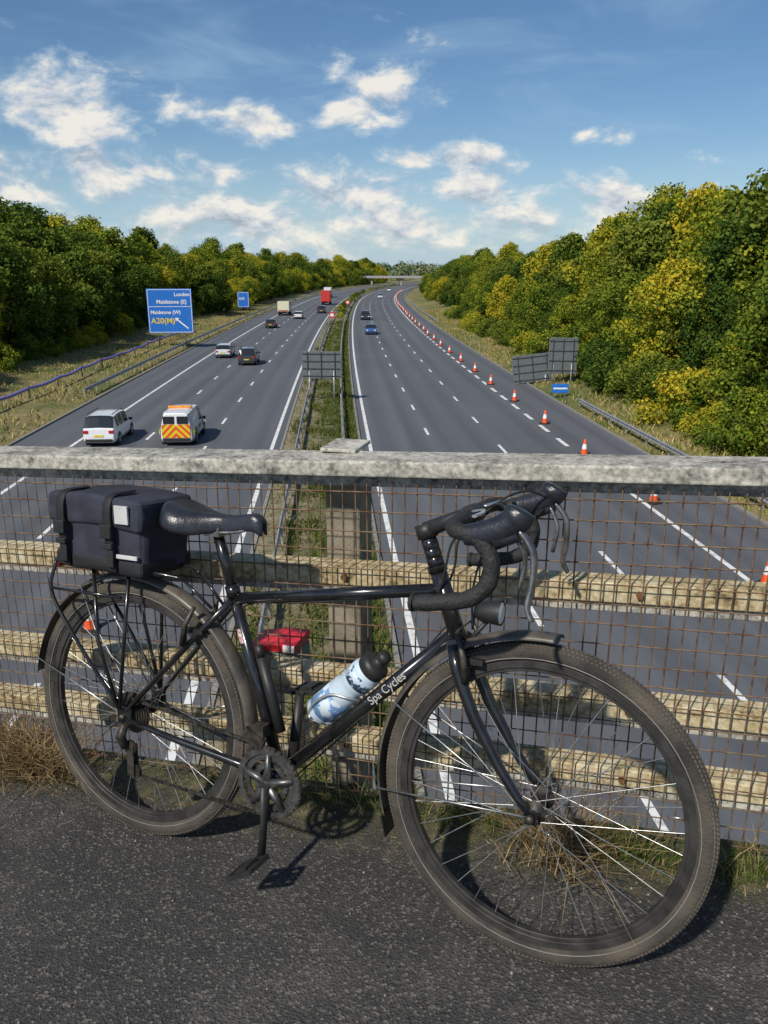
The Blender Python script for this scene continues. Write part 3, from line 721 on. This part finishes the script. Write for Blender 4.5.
def wheel(name,c,phase,rear):
    mb=MB(); n=96; tr=.0205
    mb.tube([(c.x+math.cos(2*math.pi*i/n)*(RR-tr),0,c.z+math.sin(2*math.pi*i/n)*(RR-tr)) for i in range(n)],tr,14,0,closed=True)
    NT=230
    for i in range(NT):
        aa=2*math.pi*i/NT
        for yy,dr in ((-.0145,-.0072),(-.0075,-.0025),(0,-.0010),(.0075,-.0025),(.0145,-.0072)):
            off=.5*(2*math.pi/NT) if abs(abs(yy)-.0075)<.001 else 0
            q=aa+off; rr=RR+dr; mb.box((c.x+math.cos(q)*rr,yy,c.z+math.sin(q)*rr),(.003,.0058,.0062),1,Matrix.Rotation(-q,3,'Y'))
    for sd in (-1,1):
        m2=64; mb.tube([(c.x+math.cos(2*math.pi*i/m2)*(RR-.030),sd*.0185,c.z+math.sin(2*math.pi*i/m2)*(RR-.030)) for i in range(m2)],.0012,5,2,closed=True)
    mb.obj(name+'_tyre',[TYR,TRD,SIDE],bk)
    mb=MB(); mb.disc(c,.311,-.012,.012,0,72,rin=.294); mb.disc(c,.296,-.008,.008,0,72,rin=.286); mb.obj(name+'_rim',RIMM,bk,bevel=.002)
    mb=MB(); hw=.034; fr=.024
    for sd in (-1,1):
        fy=sd*hw if not(rear and sd<0) else -.022
        for k in range(18):
            aa=phase+2*math.pi*k/18+(math.pi/18 if sd>0 else 0); tw=rad(58)*(1 if k%2 else -1)
            p=(c.x+math.cos(aa+tw)*fr,fy,c.z+math.sin(aa+tw)*fr); q=(c.x+math.cos(aa)*.289,sd*.003,c.z+math.sin(aa)*.289)
            mb.tube([p,q],.0011,5,cap=False)
    mb.tube([(c.x+math.cos(phase+.1)*.288,0,c.z+math.sin(phase+.1)*.288),(c.x+math.cos(phase+.1)*.255,0,c.z+math.sin(phase+.1)*.255)],.003,6)
    mb.obj(name+'_spokes',STL,bk)
    mb=MB(); mb.lathe((c.x,-.05,c.z),(0,1,0),[(0,0),(0,.011),(.014,.012),(.016,.026),(.019,.026),(.023,.013),(.077,.013),(.081,.026),(.084,.026),(.086,.012),(.1,.011),(.1,0)],24)
    mb.tube([(c.x,-.068,c.z),(c.x,.068,c.z)],.005,8); mb.lathe((c.x,-.075,c.z),(0,1,0),[(0,0),(0,.008),(.012,.010),(.012,0)],12)
    mb.tube([(c.x,.07,c.z),(c.x-.03,.085,c.z+.02),(c.x-.05,.085,c.z+.04)],.004,6)
    mb.obj(name+'_hub',DRT,bk)
wheel('front_wheel',FH,.05,False); wheel('rear_wheel',RH,.11,True)
def mudguard(name,c,a0,a1,R=.370):
    mb=MB(); n=50; P=9
    for i in range(n+1):
        q=rad(a0+(a1-a0)*i/n)
        for k in range(P):
            t=(k/(P-1)-.5)*2; y=t*.026; rr=R-.013*abs(t)**2.4
            mb.v.append(Vector((c.x+math.cos(q)*rr,y,c.z+math.sin(q)*rr)))
    for i in range(n):
        for k in range(P-1): mb.face((i*P+k,i*P+k+1,(i+1)*P+k+1,(i+1)*P+k))
    o=mb.obj(name,MG,bk); md=o.modifiers.new('s','SOLIDIFY'); md.thickness=.0015
mudguard('front_mudguard',FH,85,197); mudguard('rear_mudguard',RH,-18,173)
mb=MB()
q=rad(197)
p=Vector((FH.x+math.cos(q)*.370,0,FH.z+math.sin(q)*.370)); mb.box(p+Vector((.008,0,-.022)),(.003,.05,.05),0,Matrix.Rotation(rad(-12),3,'Y')); mb.obj('mudflap',BPL,bk)
mb=MB()
def stay(c,ang,y=.03):
    q=rad(ang)
    for sd in (-1,1): mb.tube([(c.x,sd*.06,c.z),(c.x+math.cos(q)*.364,sd*.028,c.z+math.sin(q)*.364)],.0021,6)
for g in (186,152): stay(FH,g)
for g in (165,118): stay(RH,g)
mb.obj('mudguard_stays',STL,bk)
BB=Vector((.372,0,.266)); STt=Vector((.236,0,.710)); SD=(STt-BB).normalized()
HT=Vector((.766,0,.826)); HB=Vector((.826,0,.655)); HD=(HT-HB).normalized()
mb=MB()
mb.tube([BB,STt],.0145,16); 
mb.tube([STt-SD*.024,HT-HD*.052],.0143,16); mb.tube([HB+HD*.034,(BB.x+.008,0,BB.z+.008)],.0160,16)
mb.tube([HT,HB],.0185,18); mb.lathe(HT,HD,[(-.012,.0185),(-.012,.021),(0,.021)],18); mb.lathe(HB,HD,[(0,.022),(.012,.022),(.012,.0185)],18)
mb.lathe((BB.x,-.035,BB.z),(0,1,0),[(0,0),(0,.020),(.07,.020),(.07,0)],20)
for sd in (-1,1):
    mb.tube([(BB.x-.01,sd*.024,BB.z),(.26,sd*.034,.285),(.11,sd*.052,.312),(RH.x+.015,sd*.064,RH.z-.006)],[.010,.011,.009,.007],10)
    mb.tube([(STt.x+.008,sd*.014,.687),(.15,sd*.03,.59),(RH.x+.012,sd*.064,RH.z+.02)],[.008,.008,.0065],10)
    mb.box((RH.x+.005,sd*.064,RH.z+.005),(.045,.006,.045))
mb.lathe(STt-SD*.006,SD,[(-.015,.0145),(-.015,.0175),(.016,.0175),(.016,.0145)],16)
mb.obj('frame',PB,bk)
mb=MB(); fx=HB.x-.812
for sd in (-1,1):
    mb.tube([(.806+fx,sd*.036,.672),(.822+fx,sd*.046,.62),(.862+fx,sd*.050,.53),(.915+fx,sd*.050,.44),(.962+fx,sd*.052,.378),(FH.x,sd*.056,FH.z)],[.0125,.0135,.013,.0115,.0095,.0085],12)
    mb.box((FH.x,sd*.057,FH.z),(.026,.006,.03))
mb.tube([(HB.x-.004,-.040,.668),(HB.x,0,.662),(HB.x-.004,.040,.668)],.016,12); mb.obj('fork',PB,bk)
ST=HT+HD*.092
mb=MB(); mb.tube([HT,ST],.0172,16)
for k in range(3): mb.lathe(HT+HD*(.010+.018*k),HD,[(-.0082,.0175),(-.0078,.0179),(.0078,.0179),(.0082,.0175)],18)
mb.obj('headset_spacers',PB,bk)
BX=.842; BZ=.942
mb=MB(); mb.tube([ST-HD*.030,ST],.022,16); mb.tube([ST-HD*.014,(.79,0,.924),(BX,0,BZ)],[.018,.0155,.017],12); mb.tube([(BX,-.024,BZ),(BX,.024,BZ)],.021,16)
mb.obj('stem',BPL,bk)
def bez(pts,n=24):
    P=[Vector(p) for p in pts]; P=[P[0]*2-P[1]]+P+[P[-1]*2-P[-2]]; o=[]
    seg=len(P)-3
    for s in range(seg):
        for i in range(n//seg+1):
            t=i/(n//seg+1); p0,p1,p2,p3=P[s:s+4]
            o.append(.5*((2*p1)+(-p0+p2)*t+(2*p0-5*p1+4*p2-p3)*t*t+(-p0+3*p1-3*p2+p3)*t**3))
    o.append(P[-2]); return o
STEER=rad(5)  # bars turned slightly towards the railing
def HBp(x,y,z):
    yy=y*.94
    return (BX+x*math.cos(STEER)-yy*math.sin(STEER), yy*math.cos(STEER)+x*math.sin(STEER), BZ+z)
mb=MB(); mb.tube([HBp(0,-.10,0),HBp(0,.10,0)],.0135,14); mb.obj('handlebar_centre',BPL,bk)
mb=MB()
for sd in (-1,1):
    pts=bez([HBp(0,sd*.08,0),HBp(.002,sd*.155,0),HBp(.020,sd*.196,-.002),HBp(.058,sd*.206,-.010),HBp(.086,sd*.209,-.042),HBp(.086,sd*.212,-.088),HBp(.052,sd*.215,-.122),HBp(0,sd*.218,-.134),HBp(-.052,sd*.220,-.140)],48)
    rs=[.0158+.0007*math.sin(i*1.1) for i in range(len(pts))]; mb.tube(pts,rs,14); mb.lathe(HBp(-.052,sd*.220,-.140),(-1,0,0),[(0,.017),(.006,.017),(.009,.012),(.009,0)],14)
mb.obj('handlebar_drops',TAPE,bk)
mb=MB(); ml=MB()
for sd in (-1,1):
    pts=bez([HBp(.036,sd*.204,-.008),HBp(.072,sd*.205,-.002),HBp(.106,sd*.205,.010),HBp(.132,sd*.204,.032),HBp(.140,sd*.203,.046)],20)
    k=len(pts); mb.tube(pts,[.015+.006*math.sin(math.pi*min(1,i/(k-1)*.9))+(.004 if i>k*.65 else 0) for i in range(k-1)]+[.009],14,flat=1.25)
    mb.tube([HBp(.092,sd*.205,-.014),HBp(.134,sd*.205,.002)],[.017,.014],12)
    pts=bez([HBp(.136,sd*.205,.010),HBp(.162,sd*.207,-.028),HBp(.164,sd*.212,-.085),HBp(.158,sd*.220,-.125),HBp(.168,sd*.226,-.150)],20)
    k=len(pts); ml.tube(pts,[.012-.005*abs(i/(k-1)-.3) for i in range(k)],10,flat=.55)
    pts=bez([HBp(.128,sd*.198,.0),HBp(.146,sd*.192,-.045),HBp(.138,sd*.192,-.100)],12); ml.tube(pts,.0075,8,flat=.6)
mb.obj('brake_hoods',LEA,bk); ml.obj('brake_levers',mat('lever_grey',(.18,.18,.185),.35,.7,.4,30),bk)
mb=MB()
for sd in (-1,1):
    mb.tube(bez([HBp(.125,sd*.19,.02),HBp(.085,sd*.12,.040),HBp(.04,sd*.06,.02),HBp(-.03,sd*.03,-.05),(.795,sd*.028,.82),(.77,sd*.02,.74)],30),.0026,6)
    mb.tube(bez([HBp(.115,sd*.19,-.006),HBp(.085,sd*.12,-.03),HBp(.04,sd*.05,-.06),(.855,sd*.02,.79),(.85,0,.70)],30),.0026,6)
mb.tube(bez([(.805,.02,.72),(.615,.018,.48),(.395,.02,.25)],12),.002,5)
mb.tube(bez([(.635,-.002,.739),(.435,-.004,.703),(.29,0,.68),(.22,0,.63),(.19,0,.60)],20),.0024,6)
mb.obj('cables',BPL,bk)
mb=MB()
for sd in (-1,1):
    mb.tube(bez([HBp(.012,sd*.045,.012),HBp(.038,sd*.07,.020),HBp(.048,sd*.12,.022),HBp(.044,sd*.165,.022)],14),.0055,8,flat=.6)
mb.obj('auxiliary_levers',mat('polished_alloy',(.7,.7,.7),.25,.9,.1,30),bk)
mb=MB(); mb.lathe((.880,0,.742),(1,0,.02),[(-.022,0),(-.022,.016),(-.01,.022),(.028,.026),(.032,.026)],20); mb.tube([(.880,0,.72),(.856,0,.69),(.838,0,.66)],.005,8); mb.obj('front_lamp',BPL,bk)
mb=MB(); mb.lathe((.880,0,.742),(1,0,.02),[(.031,.023),(.034,.015),(.034,0)],20); mb.obj('front_lamp_lens',mat('lens',(.6,.6,.6),.1),bk)
mb=MB()
for sd in (-1,1):
    mb.tube([(.856,sd*.052,.60),(.852,sd*.058,.655),(.832,sd*.045,.705)],[.009,.007,.005],8); mb.box((.859,sd*.03,.642),(.055,.014,.012),1)
    mb.tube([(.12,sd*.05,.565),(.135,sd*.058,.62),(.155,sd*.045,.665)],[.009,.007,.005],8); mb.box((.145,sd*.03,.60),(.05,.014,.012),1)
mb.tube([(.832,-.045,.705),(.832,.045,.705)],.002,5)
mb.obj('cantilever_brakes',[DRT,BPL],bk)
SX=.042; SZ=-.016
mb=MB(); mb.tube([STt-SD*.01,(.192,0,.853)],.0136,14); mb.obj('seatpost',PB,bk)
mb=MB()
for sd in (-1,1): mb.tube(bez([(.035+SX,sd*.045,.885+SZ),(.08+SX,sd*.03,.868+SZ),(.16+SX,sd*.022,.865+SZ),(.24+SX,sd*.018,.875+SZ),(.285+SX,sd*.008,.90+SZ)],20),.0035,8)
mb.box((.152+SX,0,.866+SZ),(.045,.05,.022)); mb.obj('saddle_rails',ALU,bk)
mb=MB(); nx=26; ny=15
for i in range(nx):
    t=i/(nx-1); x=SX+.012+.280*t
    hw=.080*(1-sm(.16,.62,t))+.022*sm(.1,.6,t) ; hw*= (.55+.45*math.sin(min(1,t/.14)*math.pi/2)); hw*= 1 if t<.93 else (1-.5*((t-.93)/.07)**2)
    zt=SZ+.912+.030*(1-t)**2.2-.010*math.sin(min(1,t*1.1)*math.pi)+.006*sm(.6,.9,t)+(-.016*((t-.9)/.1)**1.5 if t>.9 else 0)-(.012*(1-t/.07) if t<.07 else 0)
    drop=.058 if t<.3 else .058-.016*sm(.3,.6,t)
    for k in range(ny):
        q=(k/(ny-1)-.5)*2; y=hw*math.sin(q*math.pi/2*.98)
        z=zt-drop*abs(q)**3.0-.0035*(1-min(1,abs(q)*3))
        mb.v.append(Vector((x,y,z)))
for i in range(nx-1):
    for k in range(ny-1): mb.face((i*ny+k,i*ny+k+1,(i+1)*ny+k+1,(i+1)*ny+k))
o=mb.obj('saddle',LEA,bk); md=o.modifiers.new('s','SOLIDIFY'); md.thickness=.010; md=o.modifiers.new('ss','SUBSURF'); md.levels=1; md.render_levels=1
mb=MB()
for r_,yy in ((.086,-.056),(.070,-.050),(.048,-.044)):
    n=int(r_*500); b=len(mb.v)
    for sdy in (yy-.0012,yy+.0012):
        for i in range(n*2):
            aa=2*math.pi*i/(n*2); rr=r_+(.003 if i%2 else -.002); mb.v.append(Vector((BB.x+math.cos(aa)*rr,sdy,BB.z+math.sin(aa)*rr)))
        for i in range(n*2):
            aa=2*math.pi*i/(n*2); rr=r_-.014; mb.v.append(Vector((BB.x+math.cos(aa)*rr,sdy,BB.z+math.sin(aa)*rr)))
    m2=n*2
    for i in range(m2):
        j=(i+1)%m2
        mb.face((b+i,b+j,b+m2+j,b+m2+i),0,False); mb.face((b+2*m2+i,b+2*m2+j,b+3*m2+j,b+3*m2+i),0,False); mb.face((b+i,b+j,b+2*m2+j,b+2*m2+i),0,False)
for k in range(5):
    aa=k*2*math.pi/5+.3; mb.tube([(BB.x,-.058,BB.z),(BB.x+math.cos(aa)*.074,-.056,BB.z+math.sin(aa)*.074)],[.012,.006],8)
mb.obj('chainrings',mat('chainring_grey',(.16,.155,.15),.4,.8,.3,40),bk)
mb=MB(); ca=rad(-91); cp=Vector((BB.x+math.cos(ca)*.172,-.082,BB.z+math.sin(ca)*.172)); cq=Vector((BB.x-math.cos(ca)*.172,.082,BB.z-math.sin(ca)*.172))
mb.tube([(BB.x,-.066,BB.z),(BB.x+math.cos(ca)*.09,-.072,BB.z+math.sin(ca)*.09),cp],[.017,.011,.013],10,flat=.7); mb.tube([(BB.x,.05,BB.z),cq],[.015,.012],10); mb.tube([(BB.x,-.075,BB.z),(BB.x,.06,BB.z)],.012,12)
mb.obj('crank_arms',BPL,bk)
mb=MB()
for c,sd in ((cp,-1),(cq,1)):
    Rr=Matrix.Rotation(rad(-30 if sd<0 else -10),3,'Y')
    mb.tube([c,c+Vector((0,sd*.065,0))],.007,10); 
    def pb(o,sz): mb.box(c+Vector((0,sd*.055,0))+Rr@Vector(o),sz,0,Rr)
    for dx in (-.036,.036): pb((dx,0,0),(.008,.070,.010))
    for dy in (-.036,.036): pb((0,dy,0),(.075,.005,.010))
    pb((0,0,0),(.030,.045,.018)); pb((-.02,0,.0),(.03,.03,.006)); pb((.02,0,0),(.03,.03,.006))
mb.obj('pedals',BPL,bk)
mb=MB()
for i in range(8): mb.disc(RH,.056-.0045*i,-.030-.0042*i,-.0285-.0042*i,0,40,rin=.0)
mb.obj('cassette',DRT,bk)
mb=MB(); 
def chain(p,q):
    p=Vector(p);q=Vector(q); d=q-p; n=int(d.length/.0127)
    for i in range(n):
        c=p+d*((i+.5)/n); ang=math.atan2(d.z,d.x); mb.box(c,(.0115,.0055 if i%2 else .0035,.0075),0,Matrix.Rotation(-ang,3,'Y'))
chain((BB.x+.01,-.052,BB.z+.086),(RH.x+.005,-.044,RH.z+.045)); chain((BB.x+.0,-.052,BB.z-.086),(-.042,-.055,.192))
for i in range(18):
    aa=rad(-90+10*i); c=(BB.x+math.cos(aa)*.087,-.053,BB.z+math.sin(aa)*.087); mb.box(c,(.0115,.0055,.0075),0,Matrix.Rotation(-(aa+math.pi/2),3,'Y'))
mb.obj('chain',DRT,bk)
mb=MB(); mb.tube([(RH.x+.01,-.07,.332),(RH.x+.0,-.078,.297),(RH.x+.01,-.072,.269)],[.010,.014,.010],10)
for c in ((-.052,-.060,.265),(-.042,-.058,.202)): mb.disc(c,.02,-.004,.004,0,18)
mb.box((-.047,-.066,.233),(.022,.003,.085)); mb.box((-.047,-.052,.233),(.022,.003,.085)); mb.obj('rear_derailleur',DRT,bk)
mb=MB(); mb.box((.33,-.052,.368),(.06,.012,.03),0,Matrix.Rotation(rad(25),3,'Y')); mb.box((.34,-.035,.385),(.03,.03,.03)); mb.obj('front_derailleur',DRT,bk)
# rack
mb=MB(); rz=.738
for sd in (-1,1):
    mb.tube(bez([(.11,sd*.035,rz-.01),(.03,sd*.055,rz),(-.15,sd*.06,rz),(-.28,sd*.058,rz),(-.312,sd*.03,rz-.004),(-.318,0,rz-.006)],30),.005,8)
    mb.tube([(-.035,sd*.06,rz),(-.068,sd*.078,.372)],.005,8); mb.tube([(-.155,sd*.06,rz),(-.125,sd*.085,.55),(-.072,sd*.078,.375)],.005,8)
    mb.tube(bez([(-.285,sd*.06,rz),(-.285,sd*.082,.66),(-.205,sd*.088,.55),(-.075,sd*.078,.385)],24),.005,8)
    mb.tube([(-.285,sd*.082,.668),(-.05,sd*.075,.668)],.0045,8)
    mb.tube([(.11,sd*.035,rz-.01),(.19,sd*.022,.66)],.004,8)
for x in (-.26,-.17,-.09,0): mb.tube([(x,-.06,rz),(x,.06,rz)],.0045,8)
mb.obj('rear_rack',PB,bk)
mb=MB(); mb.box((-.326,0,.718),(.014,.05,.022)); mb.obj('rear_reflector',mat('red_lens',(.3,.01,.01),.2),bk,bevel=.004)
# bag
BAG=mat('bag_canvas',(.030,.034,.052),.8,0,.25,12,.5,500); STR=mat('bag_strap',(.010,.010,.011),.7)
def softbox(name,c,size,m,rnd=.02,wr=.005,seed=0,bulge=.0,sag=.006):
    bm=bmesh.new(); bmesh.ops.create_cube(bm,size=1)
    for v in bm.verts: v.co=Vector((v.co.x*size[0],v.co.y*size[1],v.co.z*size[2]))
    bmesh.ops.bevel(bm,geom=bm.edges[:],offset=rnd,segments=3,affect='EDGES',profile=.6)
    bmesh.ops.subdivide_edges(bm,edges=bm.edges[:],cuts=5,use_grid_fill=True)
    for v in bm.verts:
        cx,cy,cz=v.co.x/size[0]*2,v.co.y/size[1]*2,v.co.z/size[2]*2
        v.co.y+=math.copysign(bulge*(1-cx*cx)*(1-cz*cz),v.co.y)
        n_=mn.noise_vector(v.co*12+Vector((seed,0,0)))+.7*mn.noise_vector(v.co*30+Vector((seed,3,0)))+.35*mn.noise_vector(v.co*70); v.co+=n_*wr
        v.co.z+=sag*math.cos(cx*2.2)-.004*cx
    me=bpy.data.meshes.new(name); bm.to_mesh(me); bm.free(); me.materials.append(m)
    for p in me.polygons: p.use_smooth=True
    o=bpy.data.objects.new(name,me); COL.objects.link(o); o.parent=bk; o.location=c
    md=o.modifiers.new('s','SUBSURF'); md.levels=1; md.render_levels=1
    return o
BGX=-.108
softbox('bag_body',(BGX,0,.822),(.292,.175,.172),BAG,.022,.005,0,.008,.003)
softbox('bag_flap',(BGX-.002,-.002,.884),(.306,.200,.080),BAG,.018,.005,5,.002,.005)
softbox('bag_base',(BGX,-.002,.752),(.294,.182,.042),STR,.014,.004,9,0,.002)
mb=MB()
for x in (BGX-.100,BGX+.055):
    mb.tube(bez([(x,-.02,.932),(x,-.088,.929),(x,-.108,.905),(x,-.110,.86),(x,-.104,.81),(x,-.098,.765),(x,-.095,.738)],24),.014,8,flat=.22)
mb.obj('bag_straps',STR,bk)
mb=MB()
for x in (BGX-.100,BGX+.055): mb.box((x,-.114,.842),(.036,.012,.034)); mb.box((x,-.111,.805),(.032,.010,.014)); mb.box((x+.004,-.108,.775),(.022,.005,.045))
mb.obj('bag_buckles',BPL,bk,bevel=.003)
mb=MB(); mb.box((BGX+.100,-.1075,.885),(.042,.006,.045),0,Matrix.Rotation(rad(3),3,'X')); mb.box((BGX+.105,-.0985,.780),(.066,.006,.010)); mb.obj('bag_reflective_patch',mat('reflective_grey',(.50,.50,.50),.5),bk,bevel=.001)
# bottle
dt=(HB+HD*.034-BB).normalized(); off=Vector((-dt.z,0,dt.x)); o0=BB.copy()
b0=o0+dt*.198+off*.056
BOT=mat('bottle_translucent',(.50,.60,.68),.3,0,.12,6); 
mb=MB(); mb.lathe(b0,dt,[(0,0),(0,.030),(.004,.0355),(.06,.0365),(.108,.0365),(.116,.033),(.126,.033),(.134,.0365),(.178,.0365),(.190,.031)],28); mb.obj('bottle',BOT,bk)
mb=MB(); mb.lathe(b0+dt*.186,dt,[(0,.032),(.0,.034),(.022,.034),(.028,.026),(.032,.014),(.040,.012),(.044,.016),(.056,.015),(.058,0)],24); mb.obj('bottle_cap',BPL,bk)
mb=MB(); mb.lathe(b0+dt*.142,dt,[(0,.0366),(.0,.0371),(.032,.0371),(.032,.0366)],28); mb.obj('bottle_band',mat('bottle_print_dark',(.04,.07,.13),.4,0,.1,45,col2=(.5,.6,.7),lo=.54,hi=.57),bk)
mb=MB(); mb.lathe(b0+dt*.018,dt,[(0,.0362),(.0,.0370),(.065,.0370),(.065,.0362)],28); mb.obj('bottle_label',mat('bottle_label_blue',(.16,.30,.52),.4,0,.1,30,col2=(.6,.68,.74),lo=.46,hi=.49),bk)
mb=MB()
for sd in (-1,1):
    mb.tube(bez([b0+dt*.02-off*.04+Vector((0,sd*.012,0)),b0-dt*.006+off*.0+Vector((0,sd*.03,0)),b0+dt*.03+off*.02+Vector((0,sd*.037,0)),b0+dt*.085+off*.012+Vector((0,sd*.040,0)),b0+dt*.115-off*.02+Vector((0,sd*.034,0)),b0+dt*.12-off*.04+Vector((0,sd*.01,0))],24),.0032,6)
mb.tube(bez([b0+dt*.0+off*.0+Vector((0,-.038,0)),b0-dt*.002+off*.034,b0+Vector((0,.038,0))],10),.0032,6)
mb.obj('bottle_cage',mat('cage_silver',(.5,.5,.5),.35,.7),bk)
M=Matrix.Translation(o0+dt*.340+Vector((0,-.0164,0))-off*.008)@Matrix(((dt.x,off.x,0,0),(0,0,-1,0),(dt.z,off.z,0,0),(0,0,0,1)))
text('Spa Cycles',.027,M,bk,mat('decal_white',(.48,.47,.45),.4),'down_tube_lettering')
mb=MB(); s0=BB+(STt-BB)*.22+Vector((.03,0,.01)); s1=BB+(STt-BB)*.62+Vector((.03,0,.01)); mb.tube([s0,s1],.013,12); mb.tube([s1,s1+SD*.03],.010,12); mb.obj('frame_pump',BPL,bk)
mb=MB(); mb.box(STt+Vector((.032,-.0145,-.11)),(.010,.002,.035),0,Matrix.Rotation(rad(-17),3,'Y')); mb.obj('seat_tube_decal',mat('decal_red_white',(.45,.08,.08),.4,0,.1,60,col2=(.7,.7,.7)),bk)
print('objects',len(bpy.data.objects))
